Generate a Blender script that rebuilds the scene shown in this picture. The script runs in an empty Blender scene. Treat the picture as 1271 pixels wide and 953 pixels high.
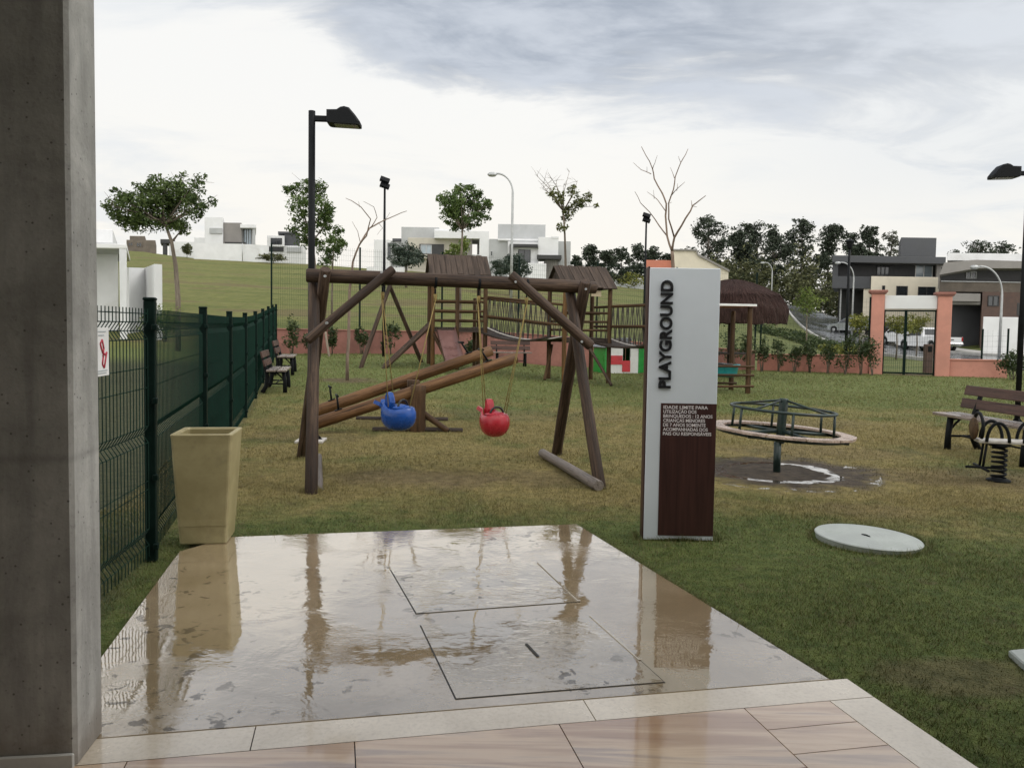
import bpy, math, random
import numpy as np
from mathutils import Vector, Matrix

R = math.radians
rnd = random.Random(7)
scene = bpy.context.scene
COL = scene.collection

# ---------------------------------------------------------------- camera
F = 980.0; CX = 635.5; EYE = 1.45
PITCH = R(-2.9); ROLL = R(0.9)
CY = 407.0 + F * math.tan(-PITCH)      # row of the optical axis: the photograph is cropped a little off-centre
cam_data = bpy.data.cameras.new('camera')
cam = bpy.data.objects.new('camera', cam_data); COL.objects.link(cam)
cam_data.sensor_width = 36.0
cam_data.lens = 36.0 * F / 1271.0
cam_data.shift_y = -(476.5 - CY) / 1271.0
cam_data.clip_start = 0.05; cam_data.clip_end = 3000
CAMROT = (Matrix.Rotation(R(90) + PITCH, 3, 'X') @ Matrix.Rotation(ROLL, 3, 'Z'))
cam.matrix_world = Matrix.Translation((0, 0, EYE)) @ CAMROT.to_4x4()
scene.camera = cam

def ray(px, py):
    return CAMROT @ Vector(((px - CX) / F, -(py - CY) / F, -1.0))

def at(px, py, d):
    """world point seen at photo pixel (px, py) at depth y = d"""
    v = ray(px, py)
    return Vector((0, 0, EYE)) + v * (d / v.y)

def flat(px, py, z=0.0):
    """point on the level z seen at a photo pixel"""
    v = ray(px, py)
    return Vector((0, 0, EYE)) + v * ((z - EYE) / v.z)

def sstep(a, b, x):
    t = np.clip((x - a) / (b - a), 0, 1)
    return t * t * (3 - 2 * t)

# ---------------------------------------------------------------- terrain
_HT = [  # photo column, distance of the crest, height of the crest, curvature of the rise
    (-400, 110, 12.0, 1.0), (160, 110, 11.4, 1.0), (240, 95, 9.2, 1.0), (330, 95, 8.9, 1.0), (480, 90, 7.9, 1.0),
    (600, 85, 6.9, 1.0), (700, 90, 6.8, 1.05), (790, 100, 6.7, 1.1), (870, 110, 6.0, 1.3),
    (985, 108, 5.0, 1.8), (1050, 85, 2.7, 3.0), (1150, 76, 2.1, 8.0), (1270, 62, 0.85, 8.0), (1900, 60, 0.6, 8.0)]
_HA = np.array([(r[0] - CX) / F for r in _HT])
_HD = np.array([r[1] for r in _HT], float); _HZ = np.array([r[2] for r in _HT]); _HP = np.array([r[3] for r in _HT])

def zg(x, y):
    x = np.asarray(x, float); y = np.asarray(y, float)
    A = 0.08 + 0.42 * (1 - sstep(-3.2, 2.2, x))
    inner = A * sstep(10, 27, y)
    a = x / np.maximum(y, 6.0)
    D = np.interp(a, _HA, _HD); Z = np.interp(a, _HA, _HZ); P = np.interp(a, _HA, _HP)
    t = np.clip((y - 29.0) / (D - 29.0), 0, 1)
    hill = (Z - A) * t ** P
    over = np.clip(y - D, 0, 400)
    sl = np.maximum((Z - 1.45) / D, 0.0)
    return inner + hill + 0.45 * sl * over

def G(px, py):
    """ground point seen at a photo pixel (marched)"""
    v = ray(px, py); o = Vector((0, 0, EYE)); lo = 0.5
    d = 1.0
    while d < 400:
        p = o + v * (d / v.y)
        if p.z < float(zg(p.x, p.y)):
            break
        lo = d; d *= 1.02
    hi = d
    for _ in range(30):
        m = (lo + hi) / 2; p = o + v * (m / v.y)
        if p.z < float(zg(p.x, p.y)): hi = m
        else: lo = m
    p = o + v * (hi / v.y)
    return Vector((p.x, p.y, float(zg(p.x, p.y))))

def onground(px, d):
    """ground point in photo column px at depth d"""
    y = 420.0
    for _ in range(6):
        p = at(px, y, d); z = float(zg(p.x, d))
        y += (p.z - z) * F / d
    return Vector((p.x, d, z))

# ---------------------------------------------------------------- object helpers
def props(o, label=None, cat=None, group=None, kind=None):
    if label: o['label'] = label
    if cat: o['category'] = cat
    if group: o['group'] = group
    if kind: o['kind'] = kind
    return o

def thing(name, label, cat, loc=(0, 0, 0), rz=0.0, group=None):
    o = bpy.data.objects.new(name, None); COL.objects.link(o)
    o.empty_display_size = 0.2
    o.location = loc; o.rotation_euler = (0, 0, rz)
    return props(o, label, cat, group)

def root_matrix(o):
    m = Matrix.Translation(o.location) @ o.rotation_euler.to_matrix().to_4x4()
    return root_matrix(o.parent) @ m if o.parent else m

def children(o): return [c for c in bpy.data.objects if c.parent == o]

def copy_tree(o, parent=None):
    c = o.copy(); COL.objects.link(c)
    if parent: c.parent = parent
    for ch in children(o): copy_tree(ch, c)
    return c

def dup(o, loc, rz, label=None, group=None):
    c = copy_tree(o); c.location = loc; c.rotation_euler = (0, 0, rz)
    if label: c['label'] = label
    if group: c['group'] = group
    return c

class MB:
    """collects shapes into ONE mesh"""
    def __init__(self): self.v = []; self.f = []; self.tc = []; self.sm = []; self.mi = []; self.m = 0
    def add(self, verts, faces, tcs=None, smooth=False):
        n = len(self.v); self.v += [tuple(p) for p in verts]
        off = Vector((rnd.uniform(-9, 9), rnd.uniform(-9, 9), rnd.uniform(-9, 9)))
        if tcs is None: tcs = verts; off = Vector((0, 0, 0))
        self.tc += [tuple(Vector(t) + off) for t in tcs]
        for f in faces:
            self.f.append([i + n for i in f]); self.sm.append(smooth); self.mi.append(self.m)
        return self
    def box(self, c, s, rot=None, bev=0.0):
        """box centred c, size s, rot a 3x3 matrix; small chamfer bev"""
        c = Vector(c); hx, hy, hz = s[0] / 2, s[1] / 2, s[2] / 2
        b = min(bev, hx * .9, hy * .9, hz * .9)
        V = []; Fc = []
        if b <= 0:
            V = [Vector((sx * hx, sy * hy, sz * hz)) for sx in (-1, 1) for sy in (-1, 1) for sz in (-1, 1)]
            Fc = [(0, 1, 3, 2), (4, 6, 7, 5), (0, 4, 5, 1), (2, 3, 7, 6), (0, 2, 6, 4), (1, 5, 7, 3)]
        else:
            idx = {}
            for sx in (-1, 1):
                for sy in (-1, 1):
                    for sz in (-1, 1):
                        for ax in range(3):
                            p = [sx * (hx - b), sy * (hy - b), sz * (hz - b)]
                            p[ax] = (sx * hx, sy * hy, sz * hz)[ax]
                            idx[(sx, sy, sz, ax)] = len(V); V.append(Vector(p))
            S = (-1, 1)
            for ax in range(3):
                o = [i for i in range(3) if i != ax]
                for s_ in S:
                    q = []
                    for (u, w) in ((-1, -1), (1, -1), (1, 1), (-1, 1)):
                        k = [0, 0, 0]; k[ax] = s_; k[o[0]] = u; k[o[1]] = w
                        q.append(idx[(k[0], k[1], k[2], ax)])
                    flip = (s_ < 0) ^ (ax == 1)
                    Fc.append(tuple(reversed(q)) if flip else tuple(q))
            for ax in range(3):
                o = [i for i in range(3) if i != ax]
                for u in S:
                    for w in S:
                        k0 = [0, 0, 0]; k0[o[0]] = u; k0[o[1]] = w
                        a = k0[:]; a[ax] = -1; c2 = k0[:]; c2[ax] = 1
                        q = [idx[(*a, o[0])], idx[(*c2, o[0])], idx[(*c2, o[1])], idx[(*a, o[1])]]
                        Fc.append(tuple(q))
            for sx in S:
                for sy in S:
                    for sz in S:
                        Fc.append((idx[(sx, sy, sz, 0)], idx[(sx, sy, sz, 1)], idx[(sx, sy, sz, 2)]))
        L = max(range(3), key=lambda i: s[i])
        T = []
        for p in V:
            t = list(p)
            t = [t[(L + 1) % 3], t[(L + 2) % 3], t[L] * 0.1]
            T.append(Vector(t))
        if rot is not None: V = [rot @ p for p in V]
        return self.add([c + p for p in V], Fc, T)
    def tube(self, pts, rad, n=8, cap=True, smooth=True, wob=0.0):
        pts = [Vector(p) for p in pts]
        if not isinstance(rad, (list, tuple)): rad = [rad] * len(pts)
        V = []; T = []; Fc = []; ln = 0.0; k = len(pts)
        t0 = (pts[1] - pts[0]).normalized()
        up = Vector((0, 0, 1)) if abs(t0.z) < 0.9 else Vector((1, 0, 0))
        u = t0.cross(up).normalized()
        for i, p in enumerate(pts):
            if i == 0: t = pts[1] - pts[0]
            elif i == k - 1: t = pts[-1] - pts[-2]
            else: t = (pts[i + 1] - pts[i]).normalized() + (pts[i] - pts[i - 1]).normalized()
            t.normalize()
            u = (u - t * u.dot(t)).normalized(); w = t.cross(u)
            if i: ln += (p - pts[i - 1]).length
            for j in range(n):
                a = 2 * math.pi * j / n
                r = rad[i] * (1 + (rnd.uniform(-wob, wob) if wob else 0))
                V.append(p + (u * math.cos(a) + w * math.sin(a)) * r)
                T.append(Vector((math.cos(a) * r, math.sin(a) * r, ln * 0.1)))
        for i in range(k - 1):
            for j in range(n):
                a = i * n + j; b = i * n + (j + 1) % n
                Fc.append((a, b, b + n, a + n))
        off = len(self.v)
        self.add(V, Fc, T, smooth)
        if cap:
            self.f.append([off + j for j in reversed(range(n))]); self.sm.append(False); self.mi.append(self.m)
            self.f.append([off + (k - 1) * n + j for j in range(n)]); self.sm.append(False); self.mi.append(self.m)
        return self
    def rod(self, a, b, r, n=10, seg=5, wob=0.0, bend=0.0, taper=1.0):
        a = Vector(a); b = Vector(b); pts = []; rad = []
        sd = Vector((rnd.uniform(-1, 1), rnd.uniform(-1, 1), rnd.uniform(-1, 1))) * bend
        for i in range(seg + 1):
            t = i / seg
            pts.append(a.lerp(b, t) + sd * math.sin(math.pi * t)); rad.append(r * (1 + (taper - 1) * t))
        return self.tube(pts, rad, n, True, True, wob)
    def log(self, a, b, r, n=14, seg=9, taper=0.93, bend=0.01):
        """a debarked timber: slightly uneven, with chamfered ends"""
        a = Vector(a); b = Vector(b); d = (b - a).normalized(); pts = [a]; rad = [r * .86]
        sd = Vector((rnd.uniform(-1, 1), rnd.uniform(-1, 1), rnd.uniform(-1, 1))) * bend
        L = (b - a).length
        for i in range(seg + 1):
            t = 0.012 / L + (1 - 0.024 / L) * i / seg
            pts.append(a.lerp(b, t) + sd * math.sin(math.pi * t))
            rad.append(r * (1 + (taper - 1) * t) * (1 + rnd.uniform(-.025, .025)))
        pts.append(b); rad.append(r * taper * .86)
        return self.tube(pts, rad, n, True, True, 0.018)
    def prism(self, poly, z0, z1, mat=None):
        """vertical prism from a list of (x, y) (counter-clockwise) between z0 and z1; mat a 4x4 transform"""
        n = len(poly)
        V = [Vector((p[0], p[1], z0)) for p in poly] + [Vector((p[0], p[1], z1)) for p in poly]
        Fc = [tuple(reversed(range(n))), tuple(range(n, 2 * n))] + [(i, (i + 1) % n, n + (i + 1) % n, n + i) for i in range(n)]
        T = [v.copy() for v in V]
        if mat is not None: V = [mat @ p for p in V]
        return self.add(V, Fc, T)
    def lathe(self, prof, n=24, c=(0, 0, 0), close=False, smooth=True, mat=None):
        """prof: list of (r, z)"""
        c = Vector(c); V = []; Fc = []; k = len(prof)
        for (r, z) in prof:
            for j in range(n):
                a = 2 * math.pi * j / n
                V.append(Vector((r * math.cos(a), r * math.sin(a), z)))
        for i in range(k - 1 if not close else k):
            i2 = (i + 1) % k
            for j in range(n):
                Fc.append((i * n + j, i * n + (j + 1) % n, i2 * n + (j + 1) % n, i2 * n + j))
        if not close:
            if prof[0][0] > 1e-5: Fc.append(tuple(reversed(range(n))))
            if prof[-1][0] > 1e-5: Fc.append(tuple((k - 1) * n + j for j in range(n)))
        T = [v.copy() for v in V]
        if mat is not None: V = [mat @ p for p in V]
        return self.add([c + p for p in V], Fc, T, smooth)
    def grid(self, pts2d):
        """pts2d[i][j] -> quads"""
        h = len(pts2d); w = len(pts2d[0])
        V = [p for row in pts2d for p in row]
        Fc = [(i * w + j, i * w + j + 1, (i + 1) * w + j + 1, (i + 1) * w + j) for i in range(h - 1) for j in range(w - 1)]
        return self.add(V, Fc, None, True)
    def build(self, name, mat, parent=None, world=False, label=None):
        me = bpy.data.meshes.new(name)
        V = self.v
        if parent is not None and world:
            inv = root_matrix(parent).inverted()
            V = [tuple(inv @ Vector(p)) for p in V]
        me.from_pydata(V, [], self.f)
        me.polygons.foreach_set('use_smooth', self.sm)
        mats = mat if isinstance(mat, (list, tuple)) else [mat]
        for m in mats: me.materials.append(m)
        if len(mats) > 1: me.polygons.foreach_set('material_index', self.mi)
        at_ = me.attributes.new('tc', 'FLOAT_VECTOR', 'POINT')
        at_.data.foreach_set('vector', np.array(self.tc, np.float32).ravel())
        me.update()
        o = bpy.data.objects.new(name, me); COL.objects.link(o)
        if parent is not None: o.parent = parent
        if label: o['label'] = label
        return o

def np_mesh(name, verts, faces_flat, per, mat, parent=None, smooth=False):
    """fast mesh from numpy: verts (n,3), faces (m,per)"""
    me = bpy.data.meshes.new(name)
    nv = len(verts); nf = len(faces_flat)
    me.vertices.add(nv); me.vertices.foreach_set('co', np.ascontiguousarray(verts, np.float32).ravel())
    me.loops.add(nf * per); me.loops.foreach_set('vertex_index', np.ascontiguousarray(faces_flat, np.int32).ravel())
    me.polygons.add(nf)
    me.polygons.foreach_set('loop_start', np.arange(0, nf * per, per, dtype=np.int32))
    me.polygons.foreach_set('loop_total', np.full(nf, per, dtype=np.int32))
    if smooth: me.polygons.foreach_set('use_smooth', np.ones(nf, bool))
    me.materials.append(mat); me.update(calc_edges=True); me.validate()
    o = bpy.data.objects.new(name, me); COL.objects.link(o)
    if parent is not None: o.parent = parent
    return o

def euler(rx=0, ry=0, rz=0):
    return (Matrix.Rotation(rz, 3, 'Z') @ Matrix.Rotation(ry, 3, 'Y') @ Matrix.Rotation(rx, 3, 'X'))

def align(d, up=(0, 0, 1)):
    """3x3 with local x along d"""
    x = Vector(d).normalized(); u = Vector(up)
    y = u.cross(x).normalized(); z = x.cross(y)
    return Matrix((x, y, z)).transposed()

# ---------------------------------------------------------------- materials
class NT:
    def __init__(self, tree): self.t = tree
    def n(self, kind, **kw):
        nd = self.t.nodes.new(kind)
        for k, v in kw.items():
            if k.startswith('i_'):
                key = k[2:]
                key = int(key) if key.isdigit() else key.replace('_', ' ')
                nd.inputs[key].default_value = v
            else: setattr(nd, k, v)
        return nd
    def l(self, a, b): self.t.links.new(a, b)
    def noise(self, vec, scale, detail=4, rough=.55, dist=0.0):
        nd = self.n('ShaderNodeTexNoise', i_Scale=scale, i_Detail=detail, i_Roughness=rough, i_Distortion=dist)
        if vec is not None: self.l(vec, nd.inputs['Vector'])
        return nd.outputs['Fac']
    def rng(self, val, a, b, c=0.0, d=1.0, smooth=True):
        nd = self.n('ShaderNodeMapRange', interpolation_type='SMOOTHSTEP' if smooth else 'LINEAR')
        nd.inputs[1].default_value = a; nd.inputs[2].default_value = b; nd.inputs[3].default_value = c; nd.inputs[4].default_value = d
        self.l(val, nd.inputs[0]); return nd.outputs[0]
    def mix(self, fac, a, b, blend='MIX'):
        nd = self.n('ShaderNodeMix', data_type='RGBA', blend_type=blend)
        for s, v in ((nd.inputs[0], fac), (nd.inputs[6], a), (nd.inputs[7], b)):
            if isinstance(v, (int, float)): s.default_value = v
            elif isinstance(v, tuple): s.default_value = (*v[:3], 1)
            else: self.l(v, s)
        return nd.outputs[2]
    def math(self, op, a, b=None, c=None):
        nd = self.n('ShaderNodeMath', operation=op)
        for s, v in zip(nd.inputs, (a, b, c)):
            if v is None: continue
            if isinstance(v, (int, float)): s.default_value = v
            else: self.l(v, s)
        return nd.outputs[0]
    def mapping(self, vec, scale=(1, 1, 1), rot=(0, 0, 0), loc=(0, 0, 0)):
        nd = self.n('ShaderNodeMapping'); nd.inputs['Scale'].default_value = scale
        nd.inputs['Rotation'].default_value = rot; nd.inputs['Location'].default_value = loc
        self.l(vec, nd.inputs['Vector']); return nd.outputs[0]
    def tc(self): return self.n('ShaderNodeAttribute', attribute_name='tc').outputs['Vector']
    def pos(self): return self.n('ShaderNodeNewGeometry').outputs['Position']
    def obj(self): return self.n('ShaderNodeTexCoord').outputs['Object']
    def bump(self, h, strength=.3, dist=.01, normal=None):
        nd = self.n('ShaderNodeBump', i_Strength=strength, i_Distance=dist); self.l(h, nd.inputs['Height'])
        if normal is not None: self.l(normal, nd.inputs['Normal'])
        return nd.outputs[0]

def new_mat(name):
    m = bpy.data.materials.new(name); m.use_nodes = True
    t = NT(m.node_tree); b = m.node_tree.nodes['Principled BSDF']
    return m, t, b

def plain(name, col, rough=.6, var=.25, scale=6, bump=.15, metal=0.0, spec=.5, rv=.1, dirt=None, coords='obj', bscale=None):
    """surface of one base colour with noise in colour, roughness and relief"""
    m, t, b = new_mat(name)
    vec = t.obj() if coords == 'obj' else t.tc()
    n1 = t.noise(vec, scale, 6, .6); n2 = t.noise(vec, (bscale or scale * 7), 4, .6)
    lo = tuple(c * (1 - var) for c in col); hi = tuple(min(1, c * (1 + var)) for c in col)
    c = t.mix(t.rng(n1, .3, .7), lo, hi)
    c = t.mix(t.rng(n2, .35, .75, 0, .35), c, lo)
    if dirt:
        n3 = t.noise(vec, scale * .6, 5, .65, .6)
        c = t.mix(t.rng(n3, .52, .72, 0, .7), c, dirt)
    t.l(c, b.inputs['Base Color'])
    t.l(t.rng(n1, .3, .7, max(.02, rough - rv), min(1, rough + rv)), b.inputs['Roughness'])
    b.inputs['Metallic'].default_value = metal
    b.inputs['Specular IOR Level'].default_value = spec
    if bump: t.l(t.bump(n2, bump, .01), b.inputs['Normal'])
    return m

def wood(name, c1, c2, rough=.6, scale=52, bump=.8, spec=.22):
    m, t, b = new_mat(name); vec = t.tc()
    v = t.mapping(vec, (1, 1, .55))
    g = t.noise(v, scale, 7, .65, .8); g2 = t.noise(v, scale * 5, 5, .6)
    k = t.noise(vec, 7.5, 4, .55)
    c = t.mix(t.rng(g, .3, .7), c1, c2)
    c = t.mix(t.rng(g2, .45, .75, 0, .6), c, tuple(x * .45 for x in c1))
    c = t.mix(t.rng(k, .42, .66, 0, .7), c, tuple(x * .6 for x in c1))
    cr = t.noise(t.mapping(vec, (1, 1, .22)), scale * 1.1, 3, .5, .2)   # drying cracks
    c = t.mix(t.rng(cr, .63, .69, 0, .85), c, tuple(x * .2 for x in c1))
    t.l(c, b.inputs['Base Color'])
    t.l(t.rng(g, .3, .7, rough - .12, min(1, rough + .2)), b.inputs['Roughness']); b.inputs['Specular IOR Level'].default_value = spec
    h = t.math('ADD', g, t.math('MULTIPLY', g2, .4))
    t.l(t.bump(h, bump, .006), b.inputs['Normal'])
    return m

def leafmat(name, c1, c2, rough=.55, trans=.25):
    m, t, b = new_mat(name)
    rpi = t.n('ShaderNodeNewGeometry').outputs['Random Per Island']
    n = t.noise(t.obj(), .9, 3)
    f = t.math('ADD', t.math('MULTIPLY', rpi, .7), t.math('MULTIPLY', t.rng(n, .35, .65), .5))
    c = t.mix(t.rng(f, .1, 1.0), c1, c2)
    t.l(c, b.inputs['Base Color']); b.inputs['Roughness'].default_value = rough
    b.inputs['Specular IOR Level'].default_value = .35
    tr = t.n('ShaderNodeBsdfTranslucent'); t.l(t.mix(.5, c, c2), tr.inputs['Color'])
    mx = t.n('ShaderNodeMixShader'); mx.inputs[0].default_value = trans
    t.l(b.outputs[0], mx.inputs[1]); t.l(tr.outputs[0], mx.inputs[2])
    t.l(mx.outputs[0], m.node_tree.nodes['Material Output'].inputs['Surface'])
    return m

M = {}
M['swing_wood'] = wood('swing_wood', (.026, .015, .010), (.125, .082, .056), .55)
M['tower_wood'] = wood('tower_wood', (.055, .029, .014), (.13, .074, .035), .6)
M['tower_wood_light'] = wood('tower_wood_light', (.10, .05, .018), (.22, .12, .045), .55)
M['seesaw_wood'] = wood('seesaw_wood', (.10, .048, .019), (.235, .125, .058), .45)
M['grey_log'] = wood('grey_log', (.12, .10, .085), (.28, .24, .21), .45)
M['bench_wood'] = wood('bench_wood', (.06, .032, .025), (.125, .072, .056), .42, bump=.3, spec=.3)
M['bench_seat'] = wood('bench_seat', (.16, .12, .10), (.30, .25, .215), .22, bump=.2, spec=.9)  # paler than bench_wood: sky sheen on the wet slats put into the colour
M['roof_wood'] = wood('roof_wood', (.045, .032, .024), (.11, .08, .062), .7)
M['dark_wood'] = wood('dark_wood', (.035, .025, .02), (.08, .06, .047), .6)
M['bark'] = wood('bark', (.13, .105, .08), (.3, .25, .2), .85)
M['bark_bare'] = wood('bark_bare', (.16, .115, .085), (.33, .25, .2), .8)
M['bark_far'] = plain('bark_far', (.16, .14, .12), .9, .4, 3, .3)
M['fence_green'] = plain('fence_green', (.005, .025, .017), .55, .25, 8, .05, spec=.12)
M['fence_post'] = plain('fence_post', (.003, .012, .009), .55, .25, 8, .05, spec=.12)
M['black_metal'] = plain('black_metal', (.007, .008, .009), .55, .3, 10, .08, spec=.14)
M['green_metal'] = plain('green_metal', (.012, .028, .024), .38, .35, 12, .1, dirt=(.05, .035, .02))
M['galvanised'] = plain('galvanised', (.42, .43, .43), .45, .15, 6, .05, metal=.5)
M['white_paint'] = plain('white_paint', (.78, .78, .77), .55, .05, 2, .05)
M['white_wall'] = plain('white_wall', (.72, .725, .73), .75, .06, .7, .1, dirt=(.58, .575, .56))
M['grey_wall'] = plain('grey_wall', (.42, .43, .43), .8, .1, .6, .1)
M['beige_wall'] = plain('beige_wall', (.5, .47, .4), .8, .1, .6, .1)
M['taupe_wall'] = plain('taupe_wall', (.25, .235, .22), .8, .1, .6, .1)
M['unfinished'] = plain('unfinished', (.16, .135, .11), .9, .25, 1.2, .2)
M['charcoal_wall'] = plain('charcoal_wall', (.065, .068, .073), .6, .15, .8, .1)
M['dark_clad'] = plain('dark_clad', (.035, .035, .036), .55, .3, 2, .1)
M['cream_wall'] = plain('cream_wall', (.68, .62, .5), .8, .08, .6, .1)
M['pink_house'] = plain('pink_house', (.55, .2, .13), .8, .1, .6, .1)
M['brownclad'] = plain('brownclad', (.105, .066, .053), .75, .2, 3, .2)
M['window_dark'] = plain('window_dark', (.02, .024, .028), .12, .2, .4, 0, spec=.8)
M['window_pale'] = plain('window_pale', (.3, .36, .4), .1, .2, .4, 0, spec=.8)
M['pink_wall'] = plain('pink_wall', (.31, .14, .112), .85, .22, 1.6, .2, dirt=(.13, .07, .055))
M['pink_mid'] = plain('pink_mid', (.46, .20, .15), .85, .18, 1.8, .2, dirt=(.24, .12, .09))
M['pink_bright'] = plain('pink_bright', (.54, .25, .19), .8, .1, 2.2, .15, dirt=(.45, .2, .15))
M['concrete_lid'] = plain('concrete_lid', (.36, .385, .36), .55, .12, 6, .25, dirt=(.3, .33, .29))
M['planter'] = None
M['rope_yellow'] = plain('rope_yellow', (.30, .22, .075), .8, .2, 60, .3)
M['rope_dark'] = plain('rope_dark', (.06, .052, .045), .9, .2, 60, .3)
M['plank_pale'] = plain('plank_pale', (.5, .47, .43), .45, .15, 12, .2)
M['blue_plastic'] = plain('blue_plastic', (.012, .075, .33), .28, .15, 9, .04, dirt=(.015, .06, .24))
M['red_plastic'] = plain('red_plastic', (.42, .022, .035), .28, .15, 9, .04, dirt=(.33, .03, .04))
M['black_plastic'] = plain('black_plastic', (.012, .012, .013), .35, .2, 9, .04)
M['white_plastic'] = plain('white_plastic', (.72, .72, .7), .35, .06, 5, .03)
M['green_plastic'] = plain('green_plastic', (.02, .28, .045), .35, .12, 5, .03)
M['red_house_plastic'] = plain('red_house_plastic', (.5, .03, .04), .35, .1, 5, .03)
M['turquoise'] = plain('turquoise', (.04, .38, .42), .3, .12, 5, .03)
M['slide_plastic'] = plain('slide_plastic', (.16, .085, .075), .35, .15, 4, .05)
M['peach_plank'] = wood('peach_plank', (.40, .29, .23), (.62, .5, .42), .3, bump=.3, spec=.6)
M['thatch'] = None
M['sign_white'] = plain('sign_white', (.60, .64, .68), .38, .03, 2, .02, dirt=(.53, .585, .61))
M['sign_brown'] = None
M['letter_black'] = plain('letter_black', (.012, .012, .014), .35, .1, 8, 0)
M['letter_white'] = plain('letter_white', (.72, .68, .68), .5, .03, 8, 0)
M['car_white'] = plain('car_white', (.75, .76, .77), .18, .03, 2, 0)
M['car_grey'] = plain('car_grey', (.35, .37, .39), .2, .05, 2, 0, metal=.4)
M['car_dark'] = plain('car_dark', (.03, .02, .022), .18, .1, 2, 0)
M['tyre'] = plain('tyre', (.015, .015, .015), .85, .2, 10, .2)
M['rim'] = plain('rim', (.4, .41, .42), .3, .1, 10, 0, metal=.8)
M['tail_red'] = plain('tail_red', (.35, .01, .01), .2, .1, 10, 0)
M['chrome'] = plain('chrome', (.5, .5, .52), .2, .1, 8, 0, metal=.9)
M['red_roof_edge'] = plain('red_roof_edge', (.4, .08, .07), .45, .2, 8, .05)
M['soil'] = plain('soil', (.06, .045, .03), .9, .4, 14, .6)
M['kerb'] = plain('kerb', (.42, .41, .39), .8, .15, 1.5, .15)
M['stake'] = wood('stake', (.25, .2, .15), (.45, .38, .3), .8)

def mat_planter():
    m, t, b = new_mat('planter'); v = t.obj()
    n = t.noise(v, 3.5, 6, .6, .4); n2 = t.noise(v, 60, 3)
    c = t.mix(t.rng(n, .3, .7), (.275, .23, .11), (.395, .34, .18))
    c = t.mix(t.rng(t.noise(v, 9, 5, .7), .5, .75, 0, .5), c, (.2, .17, .095))
    t.l(c, b.inputs['Base Color']); b.inputs['Roughness'].default_value = .5
    t.l(t.bump(t.math('ADD', n, t.math('MULTIPLY', n2, .15)), .2, .01), b.inputs['Normal']); return m
M['planter'] = mat_planter()

def mat_sign_brown():
    m, t, b = new_mat('sign_brown'); v = t.obj()
    n = t.noise(t.mapping(v, (30, 30, 1.5)), 1.0, 6, .6, .3)
    c = t.mix(t.rng(n, .3, .7), (.028, .0085, .0075), (.055, .019, .016))
    t.l(c, b.inputs['Base Color']); b.inputs['Roughness'].default_value = .42
    t.l(t.bump(n, .1, .004), b.inputs['Normal']); return m
M['sign_brown'] = mat_sign_brown()

def mat_thatch():
    m, t, b = new_mat('thatch'); v = t.tc()
    n = t.noise(t.mapping(v, (40, 40, 3)), 1.0, 5, .65, .4)
    n2 = t.noise(v, 2.2, 4)
    c = t.mix(t.rng(n, .3, .72), (.02, .012, .011), (.085, .05, .042))
    c = t.mix(t.rng(n2, .4, .7, 0, .5), c, (.04, .018, .016))
    t.l(c, b.inputs['Base Color']); b.inputs['Roughness'].default_value = .95
    b.inputs['Specular IOR Level'].default_value = .15
    t.l(t.bump(n, 1.0, .06), b.inputs['Normal']); return m
M['thatch'] = mat_thatch()

def mat_concrete_pillar():
    m, t, b = new_mat('concrete_pillar'); v = t.obj()
    n = t.noise(v, 3.0, 8, .62, .5)
    st = t.noise(t.mapping(v, (9, 9, .9)), 1.3, 6, .6, .3)      # streaks from the formwork
    f = t.noise(v, 55, 4, .6)
    c = t.mix(t.rng(n, .3, .72), (.30, .295, .275), (.52, .51, .48))
    c = t.mix(t.rng(st, .42, .72, 0, .55), c, (.2, .196, .187))
    c = t.mix(t.rng(f, .55, .8, 0, .4), c, (.1, .095, .09))
    pos = t.pos(); sep = t.n('ShaderNodeSeparateXYZ'); t.l(pos, sep.inputs[0])
    low = t.rng(t.math('ADD', sep.outputs[2], t.math('MULTIPLY', n, .2)), .1, .36, 1, 0)
    c = t.mix(t.math('MULTIPLY', low, .6), c, (.15, .11, .075))   # splash stains at the foot
    seam = t.math('ABSOLUTE', t.math('SUBTRACT', sep.outputs[2], 1.02))
    c = t.mix(t.rng(t.math('ADD', seam, t.math('MULTIPLY', n, .03)), .012, .04, .28, 0), c, (.08, .075, .07))
    vor = t.n('ShaderNodeTexVoronoi', i_Scale=26.0); t.l(v, vor.inputs['Vector'])
    c = t.mix(t.rng(vor.outputs['Distance'], .05, .13, .75, 0), c, (.06, .057, .052))  # air holes
    t.l(c, b.inputs['Base Color']); b.inputs['Roughness'].default_value = .8
    h = t.math('ADD', t.math('MULTIPLY', n, .6), t.math('MULTIPLY', f, .25))
    t.l(t.bump(h, .45, .02), b.inputs['Normal']); return m
M['pillar'] = mat_concrete_pillar()
M['plaster_bands'] = plain('plaster_bands', (.5, .49, .46), .8, .15, 3, .2, dirt=(.3, .28, .25))

# leaves
M['leaf_tree'] = leafmat('leaf_tree', (.03, .055, .016), (.13, .18, .055))
M['leaf_mid'] = leafmat('leaf_mid', (.035, .07, .02), (.14, .20, .06))
M['leaf_sparse'] = leafmat('leaf_sparse', (.045, .068, .022), (.18, .19, .07))
M['leaf_far'] = leafmat('leaf_far', (.026, .036, .024), (.078, .098, .066), .8, .12)  # lifted grey-green: distance haze put into the leaf colour
M['leaf_far_pale'] = leafmat('leaf_far_pale', (.08, .09, .065), (.17, .175, .13), .7, .12)
M['leaf_yellow'] = leafmat('leaf_yellow', (.08, .10, .018), (.27, .27, .06))
M['leaf_lime'] = leafmat('leaf_lime', (.06, .10, .02), (.2, .25, .06))
M['leaf_shrub'] = leafmat('leaf_shrub', (.025, .045, .016), (.09, .12, .045))
M['leaf_grey'] = leafmat('leaf_grey', (.035, .055, .04), (.1, .125, .095))
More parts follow.
